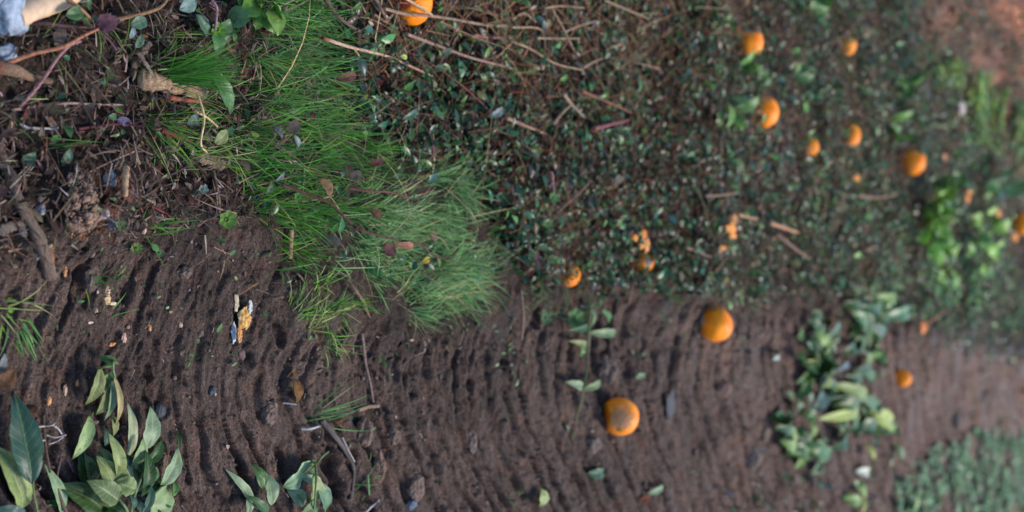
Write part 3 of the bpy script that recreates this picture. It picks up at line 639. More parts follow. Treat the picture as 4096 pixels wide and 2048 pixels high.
TW = [('brown twig slanting in the creeper above the broken orange', [(355, 300, .03), (470, 200, .05), (600, 75, .05)], .0036, (.20, .11, .08)),
      ('upright brown stalk left of the broken orange', [(175, 600, .01), (178, 480, .03), (175, 400, .05)], .0036, (.24, .14, .09)),
      ('purple stalk with a round green leaf at its foot', [(300, 10, .06), (310, 90, .05), (315, 170, .04)], .0036, (.22, .11, .13)),
      ('brown stalk at the verge edge below the broken orange', [(880, 1000, .005), (900, 900, .02), (925, 810, .03)], .0042, (.18, .11, .08)),
      ('pale brown stem above the mouldy broken orange on the right', [(1320, 580, .04), (1400, 610, .04), (1490, 650, .04)], .0042, (.27, .18, .13)),
      ('tan bark strip near the small peel fragments', [(1710, 330, .05), (1780, 350, .05), (1850, 365, .05)], .006, (.40, .23, .12)),
      ('brown straw high on the right of the creeper', [(1460, 190, .05), (1560, 185, .05), (1680, 170, .05)], .005, (.26, .16, .11)),
      ('brown stalk standing between weeds at the mud edge', [(70, 1270, .01), (85, 1100, .03), (70, 900, .05)], .0042, (.17, .11, .085))]
for lab, q, r, col in TW:
    stick('twig', [d1(*p) for p in q], r * .62, r * .4, col, lab, 'twig', mat=M_dry)
TW = [('orange tan twig by the purple flower left of the green weeds', [(20, 395, .05), (120, 430, .05), (225, 465, .05)], .008, (.42, .22, .12)),
      ('brown twig reaching from the orange tan twig down to the right', [(70, 480, .05), (180, 570, .05), (330, 680, .04)], .007, (.22, .13, .09)),
      ('brown twig running level left of the green weeds', [(680, 190, .05), (850, 200, .05), (980, 170, .05)], .008, (.24, .15, .10)),
      ('salmon coloured twig standing below the green weeds', [(1280, 650, .02), (1310, 620, .04), (1350, 590, .05)], .009, (.36, .20, .14)),
      ('reddish twig rising from the mud at far right', [(1160, 1190, .01), (1250, 1110, .02), (1340, 1060, .02)], .010, (.30, .13, .08))]
for lab, q, r, col in TW:
    stick('twig', [d2(*p) for p in q], r * .6, r * .4, col, lab, 'twig', mat=M_dry)
stick('vine', [c6(200, 110, .05), c6(400, 180, .06), c6(570, 255, .07), c6(740, 420, .08), c6(900, 480, .08), c6(1060, 520, .08), c6(1230, 555, .075), c6(1350, 645, .06), c6(1470, 645, .055), c6(1530, 580, .06)], .0022, .0012, (.075, .04, .028), 'dark brown vine trailing over the soft pale grass', 'vine', n=60, mat=M_dry)
stick('plant_stem', [c6(690, 820, .01), c6(750, 900, .015), c6(800, 980, .012), c6(860, 1110, .004)], .0026, .0016, (.15, .09, .065), 'brown stem lying from soft grass onto the mud', 'stem', mat=M_dry)
stick('plant_stem', [c6(700, 130, .05), c6(860, 155, .06), c6(1000, 160, .06), c6(1150, 200, .05)], .002, .0014, (.10, .04, .035), 'dark red stem across the top of the soft grass', 'stem', mat=M_dry)
stick('dry_stalk', [c6(258, 650, .002), c6(262, 540, .008), c6(268, 440, .012)], .0036, .003, (.26, .16, .09), 'short upright brown dry stalk on bare soil between two grass patches', 'stalk', mat=M_dry)
stick('plant_stem', [c5(1610, 0), c5(1635, 120), c5(1650, 210), c5(1655, 310)], .0022, .0018, (.14, .09, .07), 'thin dark stalk on bare soil along the grass edge', 'stem', mat=M_dry)
stick('plant_stem', [c5(950, -20, .012), c5(945, 90, .014), c5(945, 190, .008)], .004, .003, (.36, .22, .13), 'short tan dry stalk standing above the reddish earth lump', 'stalk', mat=M_dry)
stick('plant_stem', [c5(1090, 245), c5(1190, 290, .014), c5(1290, 350)], .0014, .001, RED, 'fine red stem with small leaves on bare soil', 'stem', mat=M_dry)
stick('bark_piece', [c5(-10, 460), c5(60, 425, .01), c5(195, 395)], .006, .005, (.24, .18, .14), 'pale brown bark strip touching the dark root from the left', 'bark', flat=.5, rough=.3)
stick('bark_piece', [c5(372, 560, .004), c5(382, 620, .006), c5(390, 740, .004)], .0036, .004, (.34, .15, .06), 'orange brown bark splinter beside the end of the dark root', 'bark', flat=.6, rough=.25, col2=(.5, .42, .3))
stick('plant_stem', [c8(800, -60), c8(815, 60, .008), c8(830, 180, .006), c8(865, 330, .008), c8(885, 460)], .0024, .0018, (.20, .13, .11), 'thin brown twig lying along the mud tread marks', 'twig', mat=M_dry, n=30)
stick('bark_piece', [c8(775, 520, .004), c8(850, 495, .006), c8(930, 487, .006)], .003, .0024, (.32, .20, .13), 'tan splinter at the foot of the thin brown twig', 'bark', flat=.6)
stick('root', [c8(500, 600), c8(600, 720, .012), c8(690, 850, .012), c8(740, 960, .010), c8(735, 1060), c8(715, 1200)], .0042, .0024, (.11, .085, .075), 'grey brown half buried root beside a dark hollow in the mud', 'root', n=40, rough=.25, flat=.7)
stick('plant_stem', [c8(650, 725, .012), c8(700, 830, .014), c8(745, 910, .012)], .0018, .0014, (.30, .26, .24), 'pale grey stem resting on the half buried root', 'stem', mat=M_dry)
stick('plant_stem', [c8(345, 660, .004), c8(410, 660, .008), c8(480, 640, .006)], .0018, .0014, (.36, .35, .34), 'whitish dry stem piece at the foot of the thin grass tuft', 'stem', mat=M_dry)
stick('plant_stem', [c8(205, 465), c8(250, 468, .005), c8(305, 475)], .0013, .0011, (.40, .36, .34), 'short white dry stem on mud near a brown leaf', 'stem', mat=M_dry)
stick('plant_stem', [c8(830, 1290), c8(880, 1240, .008), c8(930, 1200)], .0018, .0014, (.36, .32, .32), 'pale stem lying at the bottom edge by sparse grass shoots', 'stem', mat=M_dry)
stick('plant_stem', [c8(845, 1010, .006), c8(848, 1090, .008), c8(855, 1160, .006)], .0018, .0014, (.12, .22, .09), 'short green stem on mud right of the half buried root', 'stem', mat=M_dry)

# dry twig with whitish side shoots at lower left
w = [P(*c7(330, 560, .006)), P(*c7(335, 680, .010)), P(*c7(350, 830, .012)), P(*c7(380, 990, .010))]
dt = empty('dry_twig', w[0], 'dry brown twig with whitish side shoots right of the large blue green leaf', 'twig')
mb = MB(); tube(mb, w, .0016, .0012, (.16, .10, .07)); mb.build('stem', M_bark, dt, loc=w[0])
for a in ([(335, 640), (280, 645), (228, 630)], [(340, 640), (400, 632), (412, 618)], [(412, 640), (440, 660), (468, 700)], [(352, 708), (420, 725), (500, 705)], [(370, 775), (430, 755), (480, 720)], [(338, 745), (310, 752), (290, 745)]):
    mb = MB(); tube(mb, [P(*c7(x, y, .009)) for x, y in a], .0010, .0007, (.40, .36, .34), n=12, k=7); mb.build('side_shoot', M_dry, dt, loc=w[0])
w = [P(*c7(460, 880, .006)), P(*c7(430, 1040, .010)), P(*c7(450, 1160, .012)), P(*c7(500, 1288, .006))]
mb = MB(); tube(mb, w, .0012, .0016, (.17, .11, .09)); tag(mb.build('twig', M_bark, loc=w[0]), 'thin bare brown twig between the narrow pale leaf and the olive leaves', 'twig')

# ------------------------------------------------------------------ stones, clods, crumbs
def ico(sub):
    bm = bmesh.new(); bmesh.ops.create_icosphere(bm, subdivisions=sub, radius=1); bm.verts.ensure_lookup_table()
    v = np.array([q.co[:] for q in bm.verts]); f = np.array([[q.index for q in p.verts] for p in bm.faces]); bm.free(); return v, f
ICO4 = ico(5); ICO3 = ico(3)
def n3(v, s, seed):
    return (perlin(v[:, 0] * s + v[:, 2] * s * .7, v[:, 1] * s - v[:, 2] * s * .4, seed) + perlin(v[:, 1] * s + 5, v[:, 2] * s + v[:, 0] * s * .5, seed + 1)) * .6
def lump(name, x, y, sx, sy, sz, col, label, cat, mat, rough=.3, sink=.3, rot=0, seed=None, group=None, facet=False):
    p = P(x, y); v, f = ICO4; s = seed or int(rng.integers(0, 900))
    q = v.copy()
    if facet:
        for k in range(9):
            d = unit(np.random.default_rng(s + k).normal(size=3)); h = np.random.default_rng(s + k + 50).uniform(.62, .85); e = q @ d
            q = q - d[None] * np.maximum(e - h, 0)[:, None] * .85
    q = q * (1 + rough * n3(v, 1.3, s) + rough * .45 * n3(v, 4, s + 3) + rough * .22 * n3(v, 11, s + 5) + rough * .2 * n3(v, 26, s + 8) + (0 if facet else rough * .16 * n3(v, 55, s + 11)))[:, None]
    q = q * np.array([sy, sx, sz]); cr, sr = math.cos(rot), math.sin(rot)
    q = np.c_[q[:, 0] * cr - q[:, 1] * sr, q[:, 0] * sr + q[:, 1] * cr, q[:, 2]]
    q[:, 2] += sz * (1 - 2 * sink)
    cc = np.asarray(col, float) * (.9 if name == 'clod' else 1); mb = MB(); mb.add(q, f, cc * (1 + .25 * n3(v, 3, s + 14))[:, None]); o = mb.build(name, mat); o.location = p
    return tag(o, label, cat, group)
lump('stone', 2, 30, .025, .026, .020, (.30, .35, .42), 'large pale blue grey stone in the top left corner', 'stone', M_stone, .14, .2, seed=5, facet=True)
lump('stone', -4, 132, .018, .010, .014, (.26, .31, .38), 'small blue grey stone at the left edge under the large stone', 'stone', M_stone, .14, .3, seed=8, facet=True)
lump('stone', *c5(290, 290), .006, .007, .006, (.30, .30, .31), 'small pointed grey stone beside the dark root', 'stone', M_stone, .15, .2, seed=12, facet=True)
lump('stone', *c5(835, 390), .005, .009, .005, (.16, .16, .18), 'dark slate grey stone at the foot of the reddish earth lump', 'stone', M_stone, .15, .3, seed=14, facet=True)
lump('stone', *c5(780, 320), .006, .007, .006, (.42, .36, .33), 'pale pinkish stone next to the slate grey stone', 'stone', M_stone, .15, .3, seed=15, facet=True)
lump('stone', *c5(820, 60), .007, .010, .006, (.27, .27, .28), 'crumbly light grey stone above the reddish earth lump', 'stone', M_stone, .35, .3, seed=16)
lump('stone', *c5(270, 630), .005, .007, .004, (.10, .10, .11), 'dark blue grey stone tucked behind the dark root', 'stone', M_stone, .2, .4, seed=17, facet=True)
lump('stone', *c5(180, 450), .006, .007, .004, (.17, .17, .185), 'flat blue grey stone left of the dark root', 'stone', M_stone, .2, .4, seed=18, facet=True)
lump('stone', *c7(1195, 520), .008, .010, .006, (.035, .038, .045), 'rounded black stone behind the large pale leaf', 'stone', M_stone, .12, .3, seed=19)
lump('stone', *c7(1600, 370), .005, .006, .004, (.05, .06, .08), 'small dark stone alone on the mud above tread marks', 'stone', M_stone, .15, .3, seed=20, facet=True)
lump('stone', *c8(1165, 1230), .011, .009, .006, (.07, .09, .13), 'blue black stone at the bottom edge', 'stone', M_stone, .2, .3, seed=22, facet=True)
def heap(x, y, wpx, hpx, hz, col, label, nn, seed):
    """crumbly earth: many pieces grown together in one lump"""
    p = P(x, y); r = np.random.default_rng(seed); mb = MB(); v, f = ICO3
    ax, ay = pxw(x, y, hpx) / 2, pxw(x, y, wpx) / 2 * 1.25
    for k in range(nn):
        a = r.uniform(0, 6.28); q = math.sqrt(r.random()); c = np.array([ax * q * math.cos(a), ay * q * math.sin(a), 0])
        c[2] = hz * (1 - q * q) * r.uniform(.2, 1); s_ = min(ax, ay) * (r.uniform(.14, .24) if k < nn * .08 else r.uniform(.03, .10))
        g = v * (1 + .6 * n3(v, 1.6, seed + k) + .35 * n3(v, 4, seed + k + 3))[:, None] * s_ * r.uniform(.7, 1.25, 3)
        mb.add(g + c + p, f, np.asarray(col) * r.uniform(.6, 1.35) * r.uniform(.92, 1.08, 3))
    tag(mb.build('clod', M_clod, loc=p), label, 'clod')
heap(*c5(615, 290), 80, 120, .016, (.20, .12, .085), 'large reddish brown crumbly earth lump right of the dark root', 420, 31)
heap(*c5(600, 450), 62, 50, .010, (.26, .12, .07), 'orange brown crumbly earth below the large reddish lump', 220, 33)
heap(*c5(610, 90), 60, 70, .009, (.17, .125, .10), 'grey brown crumbly earth above the large reddish lump', 200, 34)
CL = (.155, .105, .082)
for a, s, lab, col, sd in [(c8(820, 690), (.013, .019, .011), 'brown egg shaped clod in a hollow of the tread marks', (.16, .10, .07), 41),
                       (c8(1025, 700), (.013, .019, .012), 'brown clod right of the egg shaped clod', (.15, .10, .075), 42),
                       (c8(930, 950), (.010, .021, .010), 'narrow orange brown clod below the egg shaped clod', (.20, .12, .085), 43),
                       (c8(1625, 760), (.009, .019, .009), 'slim pale brown clod among tread marks left of the mouldy orange', (.20, .14, .11), 44),
                       (c9(715, 215), (.024, .029, .02), 'large rough brown clod above the mouldy orange', CL, 45),
                       (c9(1595, 355), (.022, .021, .018), 'reddish brown rounded clod right of the grey leaf', (.19, .11, .085), 46),
                       (c9(615, 775), (.016, .018, .014), 'square pinkish brown clod below the mouldy orange', (.19, .135, .115), 47),
                       (c9(1815, 870), (.026, .024, .02), 'large pale brown clod in the lower lane right of the mouldy orange', (.20, .145, .115), 48),
                       (c9(1910, 690), (.018, .02, .014), 'pale brown clod just above the large pale clod', (.21, .145, .11), 49),
                       (c5(1400, 760), (.010, .007, .007), 'small oval clod on smooth mud left of the grass', (.13, .09, .07), 50),
                       (c8(1200, 1100), (.014, .02, .012), 'brown clod near the bottom edge beside the blue black stone', CL, 51),
                       (c8(100, 540), (.011, .016, .010), 'brown clod at the left of the thin grass tuft', CL, 52),
                       (d3(1230, 670), (.03, .04, .025), 'dark edged clod on the far lane below the small orange', (.16, .11, .09), 53),
                       (d3(1420, 600), (.03, .035, .022), 'pale clod on the far lane right of the dark edged clod', (.19, .135, .11), 54),
                       (d3(1620, 430), (.03, .04, .022), 'clod on the far lane nearest the right edge', (.18, .125, .10), 55),
                       (c5(700, 800), (.008, .015, .006), 'flat brown clod left of the pale peel strip', (.12, .082, .065), 56),
                       (c7(1210, 930), (.009, .016, .009), 'brown clod resting on the pale leaf at the right of the cluster', (.15, .095, .07), 57)]:
    lump('clod', a[0], a[1], *s, col, lab, 'clod', M_clod, .42, .56, seed=sd)
# nameless crumbs of earth, past counting
cr = MB(); v3, f3 = ICO3; v3 = ico(2)[0]; f3 = ico(2)[1]
pc = np.concatenate([scatter([(-60, 560), (600, 560), (1000, 840), (1000, 1340), (-60, 1340)], 1100), scatter([(900, 840), (2300, 780), (2300, 1340), (900, 1340)], 500), scatter(A1, 1500), scatter([(1800, 820), (2650, 900), (2650, 1340), (1800, 1340)], 60)])
for p in scatter([(-60, 640), (600, 600), (1000, 880), (2000, 800), (2200, 1340), (-60, 1340)], 70):
    r = .0024 * min(rng.lognormal(.3, .45), 2.6); q = v3 * (1 + .5 * n3(v3, 1.9, int(rng.integers(0, 900))))[:, None] * r * rng.uniform(.6, 1.5, 3) * [1.3, 1, .8]
    cr.add(q + p + [0, 0, r * .1], f3, jitter((.105, .072, .060), 1, .2, .04)[0])
for p in pc:
    r = .0011 * min(rng.lognormal(.15, .55), 2.4) * (1 + .5 * max(p[1] - 1.8, 0))
    q = v3 * (1 + .35 * n3(v3, 1.7, int(rng.integers(0, 900))))[:, None] * r * rng.uniform(.7, 1.4, 3)
    cr.add(q + p + [0, 0, r * .3], f3, jitter((.125, .088, .072), 1, .3, .06)[0])
tag(cr.build('soil_crumbs', M_clod), kind='stuff')

# bits of orange peel
def crumb(x, y, sx, sy, col, label, rot=0):
    lump('peel_crumb', x, y, sx, sy, min(sx, sy) * .7, col, label, 'peel crumb', M_pith, .6, .15, rot, group='peel crumbs dropped on the mud')
PE = (.62, .40, .26); PO = (.62, .27, .10)
for a, sx, sy, col, lab in [(c5(808, 905), .0026, .0060, PE, 'upper half of the longest pale peel strip on the mud'), (c5(800, 975), .0036, .0042, (.6, .42, .2), 'yellowish middle of the longest pale peel strip'),
                            (c5(845, 1002), .0036, .0018, (.66, .5, .36), 'small pale foot of the longest peel strip'), (c5(725, 1065), .0016, .0036, PE, 'thin pale crumb left below the longest peel strip'),
                            (c5(735, 915), .0014, .0020, (.6, .5, .42), 'tiny whitish crumb left of the longest peel strip'), (c5(490, 762), .0024, .0050, PO, 'orange and white crumb right of the dark root end'),
                            (c5(505, 385), .0022, .0042, (.58, .33, .2), 'peach crumb on the earth left of the reddish lump'), (c5(1082, 450), .0030, .0042, (.55, .36, .3), 'pinkish crumb above the seedling right of the reddish lump'),
                            (c5(1127, 1185), .0018, .0032, PO, 'small orange crumb in the tread marks'), (c5(1357, 1162), .0022, .0034, (.6, .35, .24), 'peach crumb in the tread marks left of the crushed fruit'),
                            (c5(930, 1262), .0024, .0052, (.62, .38, .28), 'peach crumb above the twig with drooping leaves, right one of a pair'), (c5(680, 1145), .0030, .0014, (.6, .45, .3), 'tiny flat crumb above the drooping leaves'),
                            (c7(850, 22), .0052, .0026, PO, 'orange crumb above the twig with drooping leaves, left one of a pair'), (c7(577, 307), .0018, .0036, PO, 'orange crumb left of the drooping yellow leaf'),
                            (c7(487, 363), .0022, .0056, PE, 'upright peach crumb further left of the drooping yellow leaf'), (c7(365, 445), .0024, .0050, PO, 'orange and white crumb by the large blue green leaf tip'),
                            (c7(903, 435), .0030, .0042, (.6, .33, .24), 'salmon crumb right of the hanging brown leaf'), (c5(1285, 1065), .0022, .0014, (.34, .2, .13), 'dull brown crumb in the tread marks')]:
    crumb(a[0], a[1], sx, sy, col, lab)

# ------------------------------------------------------------------ citrus leaves
def leaf_mesh(mb, base, tip, width, side, col, fold=.5, curl=.15, roll=0., twist=.0, shape=.86, notch=None, clear=.002, nu=18, nv=9):
    """a leaf blade with two skins; side 'u' turns its pale lower skin upward"""
    a = tip - base; L = np.linalg.norm(a); a = a / L
    up = np.array([0, 0, 1.0]); b = unit(np.cross(up, a)); n = np.cross(a, b)
    t = np.linspace(0, 1, nu); v = np.linspace(-1, 1, nv)
    prof = np.sin(np.pi * t ** shape) ** .72 * (1 - .25 * t ** 4); prof[0] = .03; prof[-1] = .015
    T, Vv = np.meshgrid(t, v, indexing='ij'); Pq = np.repeat(prof[:, None], nv, 1)
    w = width * .5 * Pq * Vv
    if notch:
        for (t0, s, dp) in notch:
            g = np.exp(-((T - t0) / .10) ** 2) * dp; w = np.where(Vv * s > 0, w * (1 - g), w)
    rl = roll + twist * (T - .5)
    h = fold * np.abs(w) - curl * L * (2 * T - 1) ** 2 + curl * L * .6 + .10 * width * perlin(T * 3.5 + rng.random() * 50, Vv * 1.6, 5)
    wv = 1.2 + .05 * np.sin(T * 25 + rng.random() * 6) * np.abs(Vv) + .10 * perlin(T * 5 + rng.random() * 60, np.sign(Vv) * 3.3, 6) * np.abs(Vv)
    w = w * wv
    cb, sb = np.cos(rl), np.sin(rl)
    ow = w * cb - h * sb; oh = w * sb + h * cb
    V = base + a * (L * T)[..., None] + b * ow[..., None] + n * oh[..., None]
    V = V.reshape(-1, 3); g = H(V[:, 0], V[:, 1]) + clear
    V[:, 2] = np.maximum(V[:, 2], g)
    uv = np.stack([T, Vv, 0 * T], -1).reshape(-1, 3)
    pt = np.asarray(col['t'], float); pu = np.asarray(col['u'], float)
    wv_ = (1 + .30 * perlin(T * 3 + rng.random() * 40, Vv * 1.5, 9) + .22 * sstep(.8, 1, np.abs(Vv))).reshape(-1, 1) * np.array([1, 1, .9])
    yl = sstep(.15, .6, perlin(T * 2.2 + rng.random() * 40, Vv * .9, 10)).reshape(-1, 1) * .25; wv_ = wv_ * (1 - yl) + wv_ * np.array([1.35, 1.08, .6]) * yl
    top, bot = (0, 1) if side == 't' else (1, 0)
    mb.add(V + [0, 0, .00035], grid_faces(nu, nv, flip=False), (pt if side == 't' else pu) * wv_, uv, top)
    mb.add(V - [0, 0, .00035], grid_faces(nu, nv, flip=True), (pu if side == 't' else pt) * wv_, uv, bot)
LG = dict(t=(.026, .075, .02), u=(.165, .25, .115))       # fresh
LY = dict(t=(.08, .12, .03), u=(.21, .235, .085))          # yellowing
LO = dict(t=(.035, .07, .02), u=(.125, .175, .065))        # olive
LB = dict(t=(.025, .065, .050), u=(.20, .27, .16))         # blue green, glossy
LP = dict(t=(.05, .11, .045), u=(.235, .325, .20))          # pale
LD = dict(t=(.02, .055, .012), u=(.12, .18, .07))
for _d in (LG, LY, LO, LB, LP): _d['u'] = tuple(.74 * np.array(_d['u']))
DEAD = dict(t=(.10, .05, .03), u=(.12, .065, .04))
def branch(name, crop, sc, stems, lvs, label, cat='citrus branch', group='broken citrus branches', stemcol=(.09, .13, .04), sr=.0018):
    loc = P(*crop(*stems[0][0][:2]))
    e = empty(name, loc, label, cat, group)
    for pts in stems:
        mb = MB(); tube(mb, [P(*crop(*p)) for p in pts], sr, sr * .7, stemcol, n=20, k=8); mb.build('stem', M_stem, e, loc=loc)
    for lf in lvs:
        (x0, y0, h0), (x1, y1, h1), w, side, col = lf[:5]; kw = lf[5] if len(lf) > 5 else {}
        mb = MB(); X0, Y0 = crop(x0, y0); X1, Y1 = crop(x1, y1)
        leaf_mesh(mb, P(X0, Y0, h0), P(X1, Y1, h1), pxw((X0 + X1) / 2, (Y0 + Y1) / 2, w * sc), side, col, **kw)
        mb.build('leaf', [M_top, M_under], e, loc=loc)
    return e
def leaf_thing(name, crop, sc, lf, label, cat='leaf', stem=None):
    (x0, y0, h0), (x1, y1, h1), w, side, col = lf[:5]; kw = lf[5] if len(lf) > 5 else {}
    X0, Y0 = crop(x0, y0); X1, Y1 = crop(x1, y1); b = P(X0, Y0, h0); mb = MB()
    leaf_mesh(mb, b, P(X1, Y1, h1), pxw((X0 + X1) / 2, (Y0 + Y1) / 2, w * sc), side, col, **kw)
    if stem:
        tube(mb, [P(*crop(*p)) for p in stem], .0013, .0011, (.10, .15, .05), n=14, k=7)
    dry = col['t'][0] >= col['t'][1] * .98
    return tag(mb.build(name, [M_dry, M_dry] if dry else [M_top, M_under], loc=b), label, cat)
S7 = .333
branch('citrus_twig', c7, S7, [[(885, 165, .02), (855, 160, .03), (855, 215, .03), (865, 270, .025), (850, 300, .02)], [(840, 185, .03), (790, 190, .028), (755, 205, .022)]],
       [((885, 170, .022), (742, 112, .014), 58, 't', LG, dict(fold=.5, curl=.12)), ((765, 200, .022), (650, 488, .008), 92, 'u', LY), ((835, 240, .022), (740, 345, .008), 105, 't', dict(t=(.10, .17, .06), u=LP['u']), dict(curl=.2)),
        ((835, 325, .02), (728, 562, .008), 82, 'u', LY, dict(fold=.5)), ((855, 280, .024), (793, 608, .012), 56, 'u', LP, dict(fold=.6)), ((872, 268, .028), (880, 645, .014), 44, 'u', dict(t=LY['t'], u=(.33, .25, .12)), dict(fold=.7)),
        ((850, 560, .01), (862, 720, .006), 50, 'u', LY)],
       'small broken citrus twig with drooping yellowing leaves above the big leaf cluster')
branch('citrus_branch', c7, S7, [[(975, 1330, .01), (950, 1260, .02), (900, 1190, .03)], [(985, 1330, .012), (1000, 1230, .025), (1030, 1120, .035), (1080, 1000, .03)], [(1030, 1120, .03), (1010, 1080, .03), (905, 880, .03)], [(1050, 1300, .015), (1120, 1200, .03), (1220, 1100, .02)]],
       [((975, 890, .006), (973, 462, .012), 76, 'u', dict(t=LG['t'], u=(.28, .31, .20)), dict(fold=.3)), ((1110, 820, .014), (1145, 488, .014), 122, 'u', LP, dict(fold=.2)), ((1005, 940, .014), (1085, 735, .022), 96, 'u', dict(t=LG['t'], u=(.19, .27, .12))),
        ((1105, 935, .02), (1232, 738, .012), 86, 't', LD), ((1222, 1100, .012), (1352, 802, .018), 112, 'u', LP, dict(fold=.4)), ((1130, 1062, .02), (1185, 945, .022), 62, 'u', LG),
        ((640, 1080, .006), (600, 830, .008), 110, 't', LO), ((705, 1085, .01), (640, 850, .01), 100, 'u', LO), ((765, 1010, .018), (722, 832, .016), 70, 'u', LO),
        ((890, 1045, .024), (750, 788, .02), 78, 'u', LO), ((908, 1050, .034), (828, 690, .028), 90, 'u', dict(t=LG['t'], u=(.22, .26, .10)), dict(fold=.5)), ((800, 790, .012), (795, 648, .012), 56, 't', LB),
        ((960, 1062, .024), (930, 975, .028), 54, 'u', LO), ((1000, 1085, .03), (885, 878, .022), 60, 't', LB), ((905, 900, .016), (880, 760, .012), 56, 't', LD),
        ((900, 1195, .034), (742, 868, .03), 168, 'u', dict(t=LG['t'], u=(.165, .21, .075)), dict(fold=.5)), ((1032, 1118, .045), (860, 1060, .04), 120, 'u', dict(t=LG['t'], u=(.15, .20, .07)), dict(fold=.3)),
        ((1085, 1175, .035), (1108, 818, .032), 98, 't', LD, dict(fold=.5)), ((1050, 1140, .02), (1020, 960, .02), 80, 't', LD), ((905, 1205, .046), (672, 1055, .038), 138, 'u', LO, dict(fold=.45)), ((865, 1235, .04), (690, 1165, .026), 66, 'u', LO),
        ((1150, 1310, .02), (1285, 1085, .02), 175, 'u', dict(t=LG['t'], u=(.20, .28, .125)), dict(fold=.2)), ((1312, 1165, .016), (1308, 1035, .012), 54, 't', dict(t=(.06, .15, .035), u=LG['u'])), ((1075, 1310, .03), (1150, 1075, .03), 66, 't', LB, dict(fold=.5)),
        ((950, 1320, .02), (800, 1220, .014), 100, 't', LD), ((985, 1180, .008), (905, 930, .006), 100, 't', LD), ((1060, 1060, .008), (1010, 840, .006), 90, 't', LD), ((1130, 1180, .010), (1190, 1000, .008), 100, 't', LD), ((840, 1150, .008), (700, 1060, .006), 110, 't', LD), ((1180, 1260, .006), (1250, 1120, .006), 100, 't', LD), ((880, 1290, .01), (760, 1240, .008), 90, 't', LD), ((1020, 1260, .05), (980, 1150, .05), 40, 't', LB), ((1000, 1000, .012), (950, 850, .010), 80, 't', LB), ((1070, 1300, .04), (1030, 1200, .03), 60, 't', LB), ((1350, 805, .012), (1328, 672, .006), 34, 't', LD, dict(fold=.8)), ((1280, 1320, .008), (1180, 1240, .012), 90, 't', LD)],
       'big cluster of pale and dark citrus leaves on a broken branch at the bottom left', sr=.0022)
leaf_thing('citrus_leaf', c7, S7, ((690, 562, .006), (556, 892, .008), 98, 'u', dict(t=LG['t'], u=(.22, .30, .13)), dict(fold=.3)), 'loose pale green leaf left of the drooping twig, tip pointing down', stem=[(700, 540, .004), (690, 565, .006)])
leaf_thing('citrus_leaf', c7, S7, ((248, 1075, .02), (108, 388, .012), 185, 't', LB, dict(fold=.35, curl=.06, roll=-.25)), 'largest blue green glossy leaf standing at the left edge', stem=[(290, 1310, .006), (262, 1180, .014), (248, 1075, .02)])
leaf_thing('citrus_leaf', c7, S7, ((478, 1310, .006), (348, 928, .012), 80, 'u', dict(t=LB['t'], u=(.20, .29, .17)), dict(fold=.5)), 'narrow pale green leaf right of the largest blue green leaf')
leaf_thing('citrus_leaf', c7, S7, ((190, 1265, .012), (-40, 780, .016), 190, 'u', dict(t=LG['t'], u=(.19, .24, .09)), dict(fold=.5, roll=.2)), 'broad yellow green leaf cut by the left edge under the largest blue green leaf')
leaf_thing('citrus_leaf', c7, S7, ((200, 1300, .02), (-60, 1268, .014), 90, 't', dict(t=(.03, .075, .075), u=LP['u']), dict(fold=.25)), 'blue glossy leaf in the bottom left corner')
leaf_thing('citrus_leaf', c7, S7, ((810, 1290, .012), (442, 1078, .014), 175, 't', LO, dict(fold=.3, roll=.2)), 'dark olive leaf with pale rim at the bottom left of the big cluster')
leaf_thing('dead_leaf', c7, S7, ((-30, 330, .006), (118, 212, .012), 120, 't', DEAD, dict(fold=.6, curl=.2)), 'curled brown dead leaf at the left edge above the largest blue green leaf', 'dead leaf')
leaf_thing('dead_leaf', c7, S7, ((-30, 250, .004), (40, 90, .012), 60, 't', dict(t=(.16, .17, .2), u=DEAD['u']), dict(fold=.4)), 'grey dry leaf at the left edge on top of the brown dead leaf', 'dead leaf')
leaf_thing('dead_leaf', c7, S7, ((190, 480, .004), (260, 585, .010), 80, 't', dict(t=(.07, .035, .025), u=DEAD['u']), dict(fold=.6, curl=.25)), 'small curled dark brown leaf beside the tip of the largest leaf', 'dead leaf')
branch('citrus_branch', c8, S7, [[(130, 1330, .01), (60, 1290, .02), (-20, 1240, .02)]],
       [((-20, 1250, .012), (-212, 972, .008), 66, 'u', LP, dict(fold=.4)), ((60, 1110, .016), (-22, 925, .012), 84, 't', dict(t=(.05, .11, .03), u=LG['u']), dict(fold=.4)), ((125, 1235, .02), (55, 975, .016), 108, 'u', LP, dict(fold=.35)),
        ((95, 1310, .03), (-50, 1165, .022), 66, 't', LG, dict(fold=.4)), ((-60, 1310, .02), (-70, 1180, .014), 60, 'u', LP), ((40, 1320, .02), (10, 1230, .02), 50, 't', LB)],
       'small bunch of pale citrus leaves at the bottom edge between two leaf clusters')
branch('citrus_branch', c8, S7, [[(440, 890, .02), (455, 1000, .035), (450, 1130, .04), (435, 1320, .03)], [(450, 930, .025), (500, 870, .02), (550, 830, .012)]],
       [((445, 925, .03), (215, 1105, .012), 165, 'u', dict(t=LG['t'], u=(.23, .34, .20)), dict(fold=.15, notch=[(.55, 1, .8), (.62, -1, .35)])), ((450, 1010, .036), (400, 1262, .022), 118, 'u', dict(t=LG['t'], u=(.20, .25, .10)), dict(fold=.35)),
        ((370, 1235, .016), (235, 1115, .012), 100, 'u', dict(t=LG['t'], u=(.24, .35, .22))), ((465, 1055, .034), (532, 1300, .016), 96, 't', dict(t=(.07, .15, .085), u=LP['u']), dict(fold=.3)), ((450, 945, .034), (362, 990, .024), 64, 'u', LO),
        ((450, 1200, .03), (330, 1320, .016), 110, 'u', LG), ((300, 1330, .008), (440, 1250, .014), 60, 't', LD), ((440, 925, .03), (425, 892, .03), 30, 't', LG)],
       'pale green citrus sprig with notched leaves at the bottom edge')
